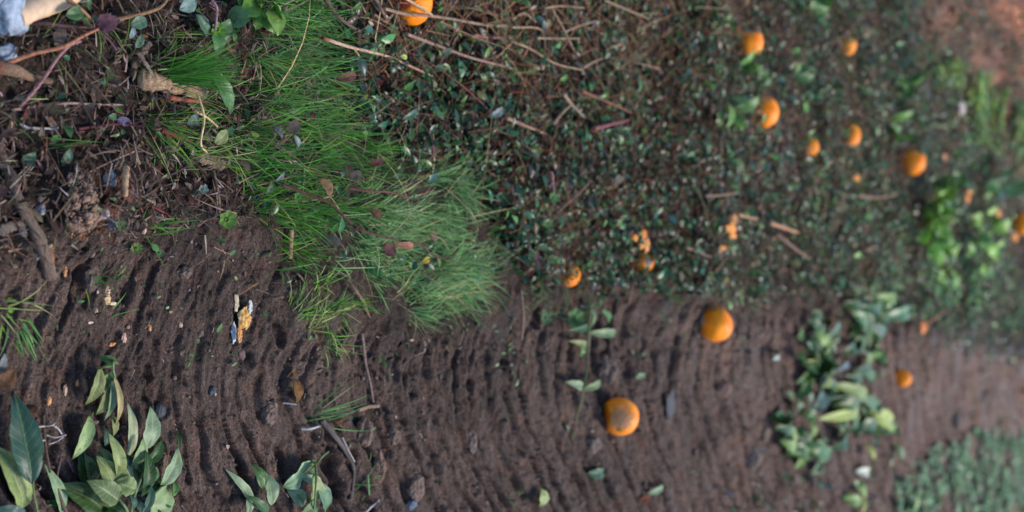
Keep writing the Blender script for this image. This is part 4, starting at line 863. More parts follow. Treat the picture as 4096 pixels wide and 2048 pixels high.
leaf_thing('dead_leaf', c8, S7, ((300, 285, .006), (312, 470, .008), 78, 't', dict(t=(.13, .065, .025), u=DEAD['u']), dict(fold=.3)), 'brown dead leaf half buried in the tread marks', 'dead leaf')
leaf_thing('dead_leaf', c8, S7, ((305, 205, .006), (232, 270, .008), 36, 't', DEAD), 'tiny brown leaf just above the half buried brown leaf', 'dead leaf')
leaf_thing('dead_leaf', c8, S7, ((590, 580, .004), (655, 650, .008), 60, 't', dict(t=(.16, .08, .05), u=DEAD['u'])), 'small reddish brown leaf at the foot of the thin grass tuft', 'dead leaf')
leaf_thing('weed_leaf', c9, S7, ((215, 1250, .006), (225, 1110, .012), 110, 'u', dict(t=LY['t'], u=(.26, .30, .11)), dict(fold=.4)), 'yellow green leaf standing alone near the bottom edge')
leaf_thing('dead_leaf', c9, S7, ((1215, 350, .010), (1180, 590, .010), 115, 't', dict(t=(.085, .085, .10), u=(.2, .2, .22)), dict(fold=.1, curl=.02, shape=1.2)), 'flat blue grey dead leaf right of the mouldy orange', 'dead leaf')
leaf_thing('citrus_leaf', c9, S7, ((580, 1000, .006), (700, 985, .012), 66, 't', dict(t=(.04, .10, .06), u=LP['u']), dict(fold=.5)), 'dark green curled leaf below the square clod')
leaf_thing('citrus_leaf', c9, S7, ((900, 265, .006), (1015, 255, .010), 40, 't', dict(t=(.10, .17, .08), u=LP['u']), dict(fold=.5)), 'small green leaf in the lane above the mouldy orange')
leaf_thing('dead_leaf', c9, S7, ((960, 1195, .006), (1050, 1170, .012), 50, 't', dict(t=(.10, .03, .02), u=DEAD['u'])), 'dark red dead leaf at the bottom right of the mouldy orange', 'dead leaf')
leaf_thing('citrus_leaf', c9, S7, ((1030, 1150, .006), (1150, 1080, .02), 44, 'u', LP), 'narrow pale leaf over the dark red dead leaf')

# the sprig standing at the mud edge (thick pale stem, two pairs of leaves)
branch('citrus_sprig', c9, S7, [[(600, -280, .05), (585, -100, .03), (575, 60, .02), (550, 330, .014), (500, 540, .010), (455, 745, .004)]],
       [((540, 350, .016), (412, 305, .03), 56, 'u', LP, dict(fold=.4)), ((545, 360, .016), (682, 290, .03), 50, 'u', LG, dict(fold=.5)), ((570, 40, .02), (435, -5, .03), 44, 'u', LY, dict(fold=.5)),
        ((520, 10, .03), (510, 125, .012), 62, 't', dict(t=(.05, .17, .02), u=LG['u']), dict(fold=.5)), ((590, -60, .03), (800, -70, .04), 56, 'u', LG, dict(fold=.5)), ((580, -120, .03), (440, -80, .04), 50, 't', LG),
        ((700, -230, .05), (705, -105, .02), 58, 't', dict(t=(.03, .13, .015), u=LG['u']), dict(fold=.4)), ((600, -260, .05), (605, -110, .06), 34, 'u', LP, dict(fold=.7))],
       'thin green sprig with paired leaves hanging down across the mud left of the mouldy orange', 'sprig')

# round lobed weed leaves at the mud edge
def lobed(crop, x, y, wpx, h, col, label, lobes=6, tilt=(0, -.4)):
    X, Y = crop(x, y); p = P(X, Y, h); r = pxw(X, Y, wpx * .3335) / 2; mb = MB()
    na, nr = 40, 5; an = np.linspace(0, 2 * np.pi, na, endpoint=False); V = [p + [0, 0, -.1 * r]]
    for j in range(1, nr + 1):
        q = j / nr; rad = r * q * (1 - .22 * q * np.abs(np.sin(an * lobes / 2)) ** .6)
        zz = .25 * r * q * q + .07 * r * np.sin(an * lobes) * q
        V += list(np.c_[p[0] + rad * np.cos(an), p[1] + rad * np.sin(an), p[2] + zz + rad * (np.cos(an) * tilt[0] + np.sin(an) * -tilt[1])])
    F4 = [[1 + (j - 1) * na + i, 1 + (j - 1) * na + (i + 1) % na, 1 + j * na + (i + 1) % na, 1 + j * na + i] for j in range(1, nr) for i in range(na)]
    F3 = [[0, 1 + i, 1 + (i + 1) % na] for i in range(na)]
    V = np.array(V); uvv = np.zeros((len(V), 3)); cc = jitter(col, len(V), .08, .04)
    mb.add(V, np.array(F4), cc, uvv); mb.f.append(np.array(F3)); mb.m.append(np.zeros(na, np.int32))
    g = P(X - 12, Y, 0); tube(mb, [g, .5 * (g + p) + [0, 0, .004], p + [0, 0, -.1 * r]], .0013, .001, (.10, .14, .06), n=8, k=6)
    tag(mb.build('weed_leaf', M_clover, loc=p), label, 'weed')
lobed(d1, 250, 1110, 105, .022, (.075, .15, .07), 'bluish green lobed round leaf at the mud edge, left of its brighter neighbour')
lobed(d1, 465, 1115, 175, .026, (.085, .175, .06), 'large green lobed round leaf at the mud edge beside the sprig')
lobed(d1, 310, 205, 95, .05, (.085, .17, .06), 'round green leaf under the purple stalk in the creeper')
lobed(d1, 270, 400, 85, .045, (.075, .155, .055), 'smaller round green leaf below the one under the purple stalk')
lobed(c1, 1640, 225, 120, .03, (.10, .22, .03), 'bright green round leaf near the purple arching stem at the top')
lobed(c5, 1710, 370, 150, .03, (.09, .18, .03), 'pale green lobed leaf at the lower left rim of the grass')
lobed(c6, 320, 200, 90, .04, (.06, .16, .03), 'green round leaf in the grass left of the dark vine')
lobed(c5, 1025, 585, 95, .010, (.11, .19, .04), 'yellow green toothed leaf flat on mud right of the reddish lump', 9)
lobed(c7, 382, 1232, 95, .008, (.05, .10, .035), 'small dark rosette seedling left of the olive leaves', 5)
lobed(c5, 1530, 140, 80, .02, (.13, .19, .17), 'blue green rounded leaf on bare soil left of the grass', 5)
lobed(c5, 1205, 620, 60, .006, (.08, .15, .07), 'small feathery seedling on the mud below the long grass blade', 7)
lobed(c5, 720, 830, 85, .008, (.06, .14, .03), 'feathery green seedling on mud left of the pale peel strip', 9)
lobed(c5, 905, 410, 85, .014, (.08, .14, .05), 'dull green leaf right of the slate grey stone', 3)

# individual leaves in the verge at upper left
GV = dict(t=(.035, .085, .03), u=(.12, .18, .09)); PU = dict(t=(.075, .035, .05), u=(.12, .06, .07)); BG = dict(t=(.05, .105, .075), u=(.17, .25, .2))
for a in [((500, 115, .03), (640, 85, .03), 85, 't', GV, 'pointed dark green leaf under the cut wood'), ((720, 190, .03), (905, 150, .035), 110, 't', PU, 'large purple leaf at the upper left among stems'),
          ((990, 190, .03), (1110, 150, .03), 80, 't', BG, 'blue green leaf right of the large purple leaf'), ((1360, 70, .04), (1480, 0, .04), 90, 't', dict(t=(.14, .21, .22), u=LP['u']), 'pale blue shiny leaf at the top edge'),
          ((1490, 110, .03), (1570, 280, .02), 80, 't', BG, 'blue green hanging leaf left of the bright round leaf'), ((1640, 150, .03), (650, 10, .03), 0, 't', GV, None),
          ((640, 20, .03), (690, 30, .03), 80, 't', GV, 'dark round leaf right of the cut wood'), ((620, 150, .02), (690, 165, .02), 70, 't', dict(t=(.05, .10, .02), u=LP['u']), 'mossy green leaf left of the large purple leaf'),
          ((1620, 560, .04), (1750, 860, .04), 110, 't', dict(t=(.045, .12, .035), u=LP['u']), 'long green leaf hanging in the bright grass'), ((1620, 1080, .03), (1720, 980, .04), 80, 'u', LY, 'yellow green leaf at the right rim of the grass tuft'),
          ((1420, 950, .03), (1490, 850, .035), 70, 't', dict(t=(.06, .085, .08), u=LP['u']), 'dull grey green leaf under the tan stems'), ((470, 1240, .006), (535, 1120, .016), 65, 't', BG, 'blue green leaf standing on dark soil above the earth lump'),
          ((480, 940, .01), (540, 1040, .02), 60, 't', GV, 'dark leaf in the litter left of the yellow green tuft'), ((880, 900, .02), (1000, 940, .02), 55, 't', dict(t=(.10, .08, .15), u=LP['u']), 'violet leaf at the foot of the yellow green tuft'),
          ((170, 1230, .006), (270, 1150, .012), 80, 't', BG, 'blue green leaf beside the dark root'), ((980, 290, .02), (1010, 195, .03), 40, 't', dict(t=(.16, .2, .27), u=LP['u']), 'narrow shiny blue leaf right of the orange brown stem'),
          ((1025, 360, .015), (1075, 255, .02), 55, 't', BG, 'small blue green leaf above the bark strips'), ((820, 880, .02), (885, 885, .02), 45, 't', dict(t=(.05, .1, .06), u=LP['u']), 'small oval leaf left of the violet leaf')]:
    if a[5] and a[2]:
        leaf_thing('leaf', c1, .3335, (a[0], a[1], a[2], a[3], a[4], dict(fold=.35, curl=.12)), a[5])
GB2 = dict(t=(.05, .042, .036), u=(.12, .1, .1)); DB = dict(t=(.06, .03, .018), u=(.08, .045, .028)); DR = dict(t=(.055, .022, .02), u=(.07, .04, .035))
for a in [((480, 60, .08), (590, 245, .075), 95, 't', dict(t=(.12, .075, .04), u=(.13, .1, .08)), 'large curled brown leaf with wet rim on the dark vine'), ((865, 300, .09), (960, 380, .085), 75, 't', DB, 'brown leaf above the middle of the dark vine'),
          ((960, 620, .07), (1060, 530, .08), 130, 't', dict(t=(.075, .035, .035), u=DB['u']), 'broad dark brown leaf hanging under the dark vine'), ((1060, 560, .08), (1230, 575, .08), 60, 't', dict(t=(.22, .10, .07), u=DB['u']), 'reddish brown leaf along the dark vine'),
          ((1250, 690, .055), (1330, 640, .06), 50, 't', dict(t=(.30, .22, .04), u=DB['u']), 'yellow leaf at the end of the dark vine'), ((750, 450, .08), (790, 400, .085), 50, 't', DR, 'small dark leaf at the bend of the vine'),
          ((1310, 480, .06), (1375, 555, .055), 60, 't', dict(t=(.12, .07, .06), u=DB['u']), 'brown leaf in pale grass right of the vine'), ((700, 40, .06), (830, 30, .06), 80, 't', GB2, 'grey brown dead leaf at the top of the soft grass'),
          ((150, 80, .05), (235, -10, .055), 36, 't', dict(t=(.14, .15, .17), u=DB['u']), 'narrow grey leaf in the dark part of the grass'), ((80, 170, .04), (140, 60, .04), 70, 't', GV, 'rounded dark green leaf left of the narrow grey leaf')]:
    leaf_thing('leaf', c6, .3335, (a[0], tuple(np.array(a[0]) * .2 + np.array(a[1]) * .8), a[2] * .75, a[3], a[4], dict(fold=.5, curl=.16)), a[5])
for a in [((225, 990, .055), (350, 900, .06), 110, 't', dict(t=(.05, .042, .036), u=DB['u']), 'broad grey brown wet leaf standing in the grass'), ((130, 950, .05), (215, 1060, .055), 60, 't', dict(t=(.09, .085, .10), u=DB['u']), 'dark slate leaf left of the broad grey brown leaf'),
          ((290, 1020, .05), (320, 1150, .04), 55, 't', dict(t=(.10, .15, .17), u=LP['u']), 'narrow blue leaf below the broad grey brown leaf'), ((415, 840, .05), (440, 930, .05), 46, 't', DR, 'small dark brown leaf upright in the grass'),
          ((620, 590, .04), (790, 560, .04), 80, 't', dict(t=(.10, .04, .035), u=DB['u']), 'dark reddish leaf where grass meets creeper'), ((850, 1240, .05), (990, 1200, .05), 60, 't', DR, 'dark purple leaf on the lower grass'),
          ((1110, 900, .045), (1250, 800, .05), 60, 't', BG, 'blue green leaf in the creeper at centre top'), ((1760, 880, .045), (1890, 800, .05), 70, 't', dict(t=(.10, .13, .15), u=LP['u']), 'grey blue leaf in the creeper right of centre'),
          ((1090, 425, .05), (1150, 445, .05), 40, 't', dict(t=(.35, .40, .08), u=LP['u']), 'small lemon yellow leaf beside the red tipped straw'), ((730, 75, .06), (800, 0, .07), 40, 't', dict(t=(.07, .17, .03), u=LP['u']), 'bright green narrow leaf left of the half hidden orange')]:
    leaf_thing('leaf', c2, .3335, (a[0], tuple(np.array(a[0]) * .15 + np.array(a[1]) * .85), a[2] * .75, a[3], a[4], dict(fold=.5, curl=.16)), a[5])

# bright young leaves near the top edge
def weed(x, y, nl, length, wid, cols, label, h=.03, pitch=.5, seed=1, gr='broad leaved weeds', az=None, spread=3.14):
    p = P(x, y); r = np.random.default_rng(seed); e = empty('weed_plant', p, label, 'weed', gr)
    for k in range(nl):
        a = (az if az is not None else 0) + (r.uniform(-spread, spread)); L = length * r.uniform(.6, 1.2); pi_ = r.normal(pitch, .3)
        sp = (.3 if nl < 18 else 1.0) * length; b = p + [r.normal(0, sp), r.normal(0, sp), r.uniform(.2, 1) * h]
        t = b + L * np.array([math.cos(a) * math.cos(pi_), math.sin(a) * math.cos(pi_), math.sin(pi_)])
        c = np.array(cols[r.integers(len(cols))]) * r.uniform(.75, 1.25); mb = MB()
        leaf_mesh(mb, b, t, L * wid * r.uniform(.8, 1.25), 't', dict(t=c, u=c * 1.6), fold=.35, curl=.15, roll=r.normal(0, .4), nu=10, nv=5)
        g = p + r.normal(0, .004, 3) * [1, 1, 0]; tube(mb, [g, .5 * (g + b) + [0, 0, .2 * h], b], .0012, .0009, (.08, .13, .04), n=8, k=5)
        mb.build('leaf', [M_top, M_under], e, loc=p)
WG = [(.10, .21, .03), (.07, .16, .03), (.14, .25, .05)]
weed(610, 30, 13, .028, .7, WG, 'bright yellow green weed at the top edge left of the grass', .05, .3, 3)
weed(545, 80, 6, .025, .7, [(.09, .2, .03), (.05, .12, .05)], 'small green weed beside the dense dark grass fan', .03, .3, 4)
WF = [(.19, .36, .05), (.13, .28, .05), (.10, .22, .06), (.24, .40, .08)]
weed(2310, 562, 40, .075, .6, WF, 'largest bright green broad leaved weed at far right', .09, .5, 5)
weed(2440, 560, 26, .08, .5, WF, 'bright green weed at far right, just right of the largest one', .08, .45, 6)
weed(2330, 470, 8, .09, .32, [(.09, .19, .07), (.06, .13, .05)], 'dark green upright weed above the largest bright weed', .09, .9, 7)
weed(2480, 480, 4, .14, .35, [(.13, .22, .13), (.10, .18, .12)], 'pale blue green long leaved weed near the right edge', .06, .9, 8)
weed(2350, 670, 20, .065, .45, WF, 'green weed trailing down from the largest bright weed', .05, .3, 9)
weed(2220, 330, 9, .075, .38, [(.07, .17, .03), (.12, .24, .05), (.09, .2, .09)], 'green weed left of the far light green patch', .06, .6, 10)
weed(2215, 225, 6, .08, .36, [(.05, .13, .05), (.12, .24, .05)], 'tall narrow green weed right of the upper small orange', .08, .9, 11)
weed(1830, 160, 6, .055, .3, [(.05, .14, .03), (.13, .26, .06)], 'green shoot with narrow leaves below the mud capped orange', .05, .8, 12)
weed(1790, 275, 6, .055, .4, [(.06, .13, .02), (.12, .22, .07)], 'olive green shoot left of the orange with black cracks', .05, .5, 13)
weed(1960, 185, 6, .05, .3, [(.12, .23, .06), (.06, .14, .05)], 'pale green shoot right of the mud capped orange', .05, .8, 14)
weed(1760, 55, 5, .06, .4, [(.03, .09, .02), (.05, .12, .03)], 'dark green shoot left of the mud capped orange near the top', .06, .6, 15)
weed(2020, 15, 6, .06, .5, [(.10, .2, .06)], 'soft green weed at the top edge far right', .05, .5, 16)
weed(1880, 215, 10, .04, .4, [(.09, .18, .08), (.07, .15, .06)], 'bluish green weed between the two large upper oranges', .04, .5, 18)

# far leafy branches lying in the lane
FE = [LG, LP, LB, LY, LD]
def far_branch(stem, items, label):
    r = np.random.default_rng(int(stem[0][0])); lv = []
    for (x, y, L, a, w, side, col) in items:
        dx, dy = math.cos(a) * L / 2, math.sin(a) * L / 2
        lv.append(((x - dx, y - dy, r.uniform(.01, .05)), (x + dx, y + dy, r.uniform(.01, .06)), w * 1.1, side, col, dict(fold=r.uniform(.2, .6), curl=r.uniform(.05, .2), roll=r.normal(0, .25))))
    for k in range(2 * len(items)):
        k = k % len(items); x, y = items[k][0] + r.normal(0, 45), items[k][1] + r.normal(0, 55); a = r.uniform(0, 3.1); L = r.uniform(90, 160)
        lv.append(((x - math.cos(a) * L / 2, y - math.sin(a) * L / 2, r.uniform(.005, .03)), (x + math.cos(a) * L / 2, y + math.sin(a) * L / 2, r.uniform(.005, .03)), r.uniform(50, 90), 't' if r.random() < .85 else 'u', [LG, LD, LD, LO][r.integers(4)], dict(fold=r.uniform(.2, .6), curl=r.uniform(.05, .2), roll=r.normal(0, .3))))
    branch('citrus_branch', d3, S7, [stem], lv, label, sr=.003)
YW = dict(t=(.30, .36, .07), u=(.36, .42, .10)); LP0 = LP; LP = dict(t=(.07, .16, .03), u=(.20, .31, .08)); LG = dict(t=(.04, .12, .02), u=(.14, .25, .05)); LO = dict(t=(.06, .11, .02), u=(.17, .22, .04)); LD = dict(t=(.02, .07, .01), u=(.07, .14, .03)); LB = dict(t=(.035, .095, .06), u=(.12, .24, .10))
far_branch([(340, -40, .03), (370, 80, .04), (380, 200, .04), (340, 330, .02)],
           [(300, 60, 120, 1.5, 60, 't', LB), (390, 95, 110, 1.2, 70, 't', LB), (430, 50, 150, 1.8, 60, 'u', LG), (475, 60, 170, 1.5, 50, 't', LG), (350, 20, 110, .5, 60, 't', LD), (340, 180, 150, .2, 60, 'u', YW), (430, 250, 190, 1.7, 110, 'u', LO), (300, 310, 120, .9, 70, 'u', LP),
            (330, 240, 130, 1.3, 70, 't', LD), (450, 130, 120, .4, 50, 't', LG), (330, -60, 140, 1.7, 60, 't', LG), (410, -20, 150, .9, 60, 'u', LP), (400, -110, 120, 1.6, 50, 'u', dict(t=LB['t'], u=(.22, .32, .24)))],
           'leafy citrus branch lying across the far lane, uppermost of three left of the small orange')
far_branch([(330, 500, .03), (480, 430, .04), (640, 420, .05), (760, 480, .05), (860, 560, .03)],
           [(380, 430, 180, 1.9, 110, 't', dict(t=(.08, .13, .11), u=LP['u'])), (310, 440, 160, 1.5, 60, 't', LB), (490, 390, 170, 1.1, 70, 'u', LP), (640, 390, 240, .55, 80, 'u', LO), (560, 540, 300, -.3, 60, 'u', YW), (620, 440, 200, .3, 50, 't', LD), (640, 600, 150, 1.2, 100, 't', LG),
            (550, 640, 220, 1.4, 80, 't', LD), (860, 600, 200, .6, 110, 'u', YW), (820, 560, 130, .3, 80, 'u', YW), (770, 460, 140, .6, 70, 't', LG), (820, 500, 120, 1.0, 60, 't', LB), (940, 680, 130, .6, 70, 't', LG), (560, 730, 140, 1.5, 60, 't', LB), (460, 330, 100, 1.2, 60, 't', LD), (700, 560, 120, 1.8, 50, 't', LG), (800, 740, 110, 1.4, 50, 't', LD), (600, 480, 160, .1, 60, 't', LO)],
           'widest leafy citrus branch with yellow leaves lying below left of the small orange')
far_branch([(150, 520, .03), (200, 700, .04), (330, 760, .04), (440, 830, .03)],
           [(130, 630, 110, 1.7, 70, 't', LB), (190, 720, 170, 1.5, 50, 'u', LG), (260, 730, 170, .7, 90, 't', LD), (330, 670, 140, 1.5, 50, 'u', LP), (390, 830, 200, .3, 80, 't', LG), (240, 890, 160, 2.0, 70, 'u', LG), (160, 790, 130, .6, 60, 'u', LG), (300, 850, 150, .8, 60, 't', LD), (160, 540, 130, 1.5, 50, 't', LD), (390, 740, 130, 1.2, 60, 'u', LP), (350, 790, 150, .2, 70, 't', LG), (120, 700, 130, .9, 60, 't', LD), (230, 800, 150, .4, 60, 't', LD)],
           'dark leafy citrus branch at the lower left end of the far branches')
far_branch([(700, -150, .03), (760, 0, .04), (740, 120, .03)],
           [(800, 60, 150, 1.9, 90, 'u', LP), (870, 145, 110, 1.9, 60, 'u', dict(t=LG['t'], u=(.42, .46, .34))), (740, 150, 140, 2.0, 60, 'u', LG), (690, 30, 110, 1.5, 50, 't', LD), (800, -40, 130, 1.0, 70, 't', LG), (740, -70, 150, 1.4, 70, 'u', LG), (700, -160, 160, .9, 70, 't', LG), (790, -170, 120, 1.5, 60, 'u', YW), (840, -90, 120, .5, 60, 't', LB), (680, -90, 140, .2, 60, 't', LD)],
           'leafy citrus branch above left of the small far orange')
far_branch([(780, -420, .05), (760, -300, .04), (700, -200, .03)],
           [(900, -330, 160, .2, 60, 'u', LG), (730, -300, 150, .1, 60, 'u', LY), (680, -260, 140, .3, 60, 'u', LG), (820, -260, 150, -.3, 70, 't', LG), (640, -390, 120, 1.2, 50, 't', LD), (980, -220, 170, -.4, 80, 't', dict(t=(.09, .19, .09), u=LP['u'])), (760, -220, 140, .5, 70, 't', LD)],
           'green leafy sprig at the upper rim of the far lane')
for (x, y, L, a, w, side, col, lab) in [(560, 165, 120, 1.9, 46, 't', dict(t=(.10, .17, .22), u=LP['u']), 'single bluish leaf between two far branches'), (770, 845, 150, 1.1, 60, 'u', YW, 'single yellow leaf below the widest far branch'),
                             (720, 985, 100, .1, 60, 'u', dict(t=LG['t'], u=(.5, .5, .46)), 'whitish leaf at the bottom of the far branches'), (380, 1080, 100, 1.2, 70, 't', dict(t=(.08, .16, .12), u=LP['u']), 'blue green leaf in the debris at the bottom of the far lane'),
                             (450, 1105, 90, .4, 60, 't', dict(t=(.11, .17, .22), u=LP['u']), 'shiny blue leaf right of the blue green leaf in the debris'), (690, 1120, 180, .9, 80, 'u', LP, 'pale green leaf near the clover carpet'),
                             (640, 1200, 150, .3, 70, 'u', LG, 'green leaf near the bottom edge left of the clover carpet'), (1090, 1235, 170, -1.0, 80, 't', dict(t=(.11, .25, .05), u=LG['u']), 'bright green leaf at the bottom edge in the clover carpet'),
                             (700, 1225, 150, 1.4, 80, 'u', YW, 'yellowish leaf at the bottom edge left of the clover carpet'), (350, 1255, 110, 1.2, 60, 't', dict(t=(.09, .2, .04), u=LG['u']), 'green leaf at the bottom edge far left of the clover carpet'),
                             (490, -120, 190, 1.9, 50, 't', dict(t=(.14, .22, .17), u=LP['u']), 'long pale blue leaf standing above the uppermost far branch'), (985, 850, 160, 1.3, 60, 't', LG, 'green leaf right of the single yellow leaf'),
                             (50, 105, 70, 1.6, 44, 'u', dict(t=LG['t'], u=(.45, .5, .48)), 'shining pale leaf alone left of the far branches')]:
    dx, dy = math.cos(a) * L / 2, math.sin(a) * L / 2
    leaf_thing('citrus_leaf', d3, S7, ((x - dx, y - dy, .01), (x + dx, y + dy, .04), w, side, col, dict(fold=.4)), lab)

# ------------------------------------------------------------------ oranges
def sphere(nu=56, nv=36):
    th = np.linspace(0, np.pi, nv); ph = np.linspace(0, 2 * np.pi, nu + 1)
    T, Pp = np.meshgrid(th, ph, indexing='ij')
    v = np.stack([np.sin(T) * np.cos(Pp), np.sin(T) * np.sin(Pp), np.cos(T)], -1).reshape(-1, 3)
    return v, grid_faces(nv, nu + 1, flip=True)
SV, SF = sphere(110, 64)
OC = np.array([1.0, .27, .003])
def rot_to(axis):
    q = Vector((0, 0, 1)).rotation_difference(Vector(axis)); m = q.to_matrix(); return np.array(m)
def orange(x, y, dpx, label, axis=(.3, -.4, .7), col=OC, sink=.15, patches=(), scar=True, squash=.94, dent=None, seed=1, cut=None):
    g = P(x, y); d = (g - np.array([0, 0, CH])) @ CD
    r = dpx / 2 / K / FPX * d
    z0 = 0
    p = P(x, y, r * (1 - 2 * sink)); r = dpx / 2 / K / FPX * ((p - np.array([0, 0, CH])) @ CD)
    p[2] = Hs(p[0], p[1]) + r * (1 - 2 * sink)
    e = empty('orange', p, label, 'orange', 'fallen oranges')
    Rm = rot_to(unit(np.asarray(axis, float)))
    v = SV * np.array([1, 1, squash]); ct_ = SV[:, 2]
    v = v * (1 - .09 * np.exp(-((1 - ct_) / .03)) + .05 * n3(SV, 1.3, seed) + .009 * n3(SV, 6, seed + 3))[:, None]
    v = v @ Rm.T; nrm = unit(v)
    if dent is not None:
        for dd, hh in dent:
            dd = unit(np.asarray(dd, float)); ex = np.maximum(v @ dd - hh, 0); v = v - dd[None] * ex[:, None] * 1.1
    c = np.tile(np.asarray(col, float), (len(v), 1)) * (1 + .10 * n3(SV, 2.2, seed + 9) + .06 * n3(SV, 9, seed + 10))[:, None] * np.stack([np.ones(len(SV)), 1 + .25 * n3(SV, 1.4, seed + 12), np.ones(len(SV))], 1)
    for dd, size, pc_, sc in patches:
        dd = unit(np.asarray(dd, float)); a = np.arccos(np.clip(nrm @ dd, -1, 1)) + .28 * n3(SV, 3, seed + 20) + .12 * n3(SV, 9, seed + 22)
        w = (1 - sstep(size - sc, size + sc, a))[:, None]; c = c * (1 - w) + np.asarray(pc_) * w
        wr = w[:, 0] * (.028 + .03 * n3(SV, 9, seed + 24) + .02 * n3(SV, 20, seed + 25)); v = v * (1 - wr)[:, None]
        c = c * (1 - .22 * w * sstep(-.1, .5, n3(SV, 16, seed + 26))[:, None])
    f = SF
    if cut is not None:                                   # torn skin: drop the faces of a ragged opening, show the pith inside
        for dd, size in cut:
            dd = unit(np.asarray(dd, float)); a = np.arccos(np.clip(nrm @ dd, -1, 1)) + .35 * n3(SV, 3, seed + 30)
            f = f[~(a[f] < size).any(1)]
    mb = MB(); mb.add(v * r, f, c); mb.build('peel', M_orange, e)
    if cut is not None:
        mb = MB(); iv = v * r * (.90 + .03 * n3(SV, 5, seed))[:, None]; mb.add(iv, SF, jitter((.55, .30, .08), len(iv), .2, .1)); mb.build('flesh', M_pith, e)
    if scar:
        ax = Rm @ np.array([0, 0, 1.0]); mb = MB(); k = 10; an = np.linspace(0, 2 * np.pi, k, endpoint=False)
        ring = np.stack([np.cos(an) * .09 * (1 + .3 * np.cos(5 * an)), np.sin(an) * .09 * (1 + .3 * np.cos(5 * an)), np.full(k, squash * .925)], 1); top = ring * [.45, .45, 1] + [0, 0, .035]
        V = np.vstack([ring, top, [[0, 0, squash * .93 + .03]]]) @ Rm.T * r
        F = [[i, (i + 1) % k, k + (i + 1) % k, k + i] for i in range(k)]
        mb.add(V, np.array(F), (.10, .11, .04)); mb.f.append(np.array([[k + i, k + (i + 1) % k, 2 * k] for i in range(k)])); mb.m.append(np.zeros(k, np.int32)); mb.build('stem_scar', M_dry, e)
    return e
MUD = (.10, .062, .045); MOLD = (.44, .215, .105); WHT = (.62, .55, .50); RDP = (.62, .06, .012)
orange(1036, 8, 112, 'orange half hidden under straw at the top edge with a red bruised side', axis=(.2, .3, .9), patches=[((-.2, -1, .1), .75, RDP, .1)], scar=False, seed=1, sink=.1)
orange(1880, 103, 84, 'mud capped orange near the top edge, right of centre', axis=(-.5, .6, .3), patches=[((-1, .0, .35), .85, MUD, .12), ((0, 1, 0), .4, (.8, .3, .12), .2)], dent=[((-.8, -.7, .3), .78)], scar=False, seed=2)
orange(1917, 282, 85, 'orange with black cracks directly below the mud capped orange', axis=(.45, -.75, .35), patches=[((-.9, -.4, .2), .5, (.6, .13, .01), .25)], seed=3, squash=.9)
orange(2030, 370, 58, 'smaller orange between the cracked orange and its twin to the right', axis=(.5, -.3, .4), seed=4, col=OC * [1, 1.12, 1], scar=False, dent=[((-.8, -.3, .4), .82)])
orange(2132, 340, 64, 'orange with a dark dimple in the upper right group', axis=(-.1, -.9, .35), patches=[((-.5, -.7, .1), .45, (.55, .15, .012), .25)], seed=5, squash=.85)
orange(2298, 408, 66, 'orange with a torn top edge, rightmost of the upper group', axis=(.2, .2, .9), patches=[((-.9, -.2, .3), .5, (.6, .09, .01), .2)], cut=[((-1, -.1, .55), .42)], scar=False, seed=6)
orange(2130, 114, 52, 'broken orange with peel flaps far right near the top', axis=(.2, .2, .9), col=OC * [1, 1.2, 2.5], cut=[((-.6, -.6, .5), .6)], scar=False, seed=7)
orange(1800, 814, 91, sink=.2, label= 'bright orange at the edge of the muddy lane with whitish mould on its near side', axis=(-.5, .4, .6), patches=[((-.15, -.72, -.68), .42, WHT, .12), ((-.8, -.6, .0), .16, (.25, .28, .18), .08)], scar=False, seed=8)
orange(1553, 1047, 98, sink=.2, label= 'orange with grey brown mouldy face sitting in the muddy lane', axis=(.62, -.65, .28), patches=[((.02, -.85, .55), .72, MOLD, .42)], dent=[((0, -.75, -.66), .72)], seed=9)
orange(2273, 951, 45, 'smallest whole orange alone on the far lane', axis=(-.5, .5, .6), seed=10, sink=.05)
orange(1432, 693, 58, 'sunken broken orange in the verge edge left of the mouldy broken one', axis=(.2, .2, .9), patches=[((-.3, -.8, .2), .55, (.20, .06, .02), .1)], cut=[((-.5, -.5, .75), .50)], scar=False, sink=.3, seed=11)
orange(1618, 658, 60, 'broken orange with a grey mould spot at the lower edge of the creeper', axis=(.2, .2, .9), patches=[((.1, -.45, .85), .42, (.16, .14, .16), .07), ((-.9, -.4, .1), .45, (.7, .45, .05), .2)], cut=[((-.9, -.3, .6), .45)], scar=False, sink=.2, seed=12)
orange(2574, 563, 56, 'orange cut by the right edge of the photo beside the green weeds', seed=13, scar=False)
orange(2580, 985, 30, 'sliver of a small orange at the right edge beyond the far lane', seed=14, scar=False)
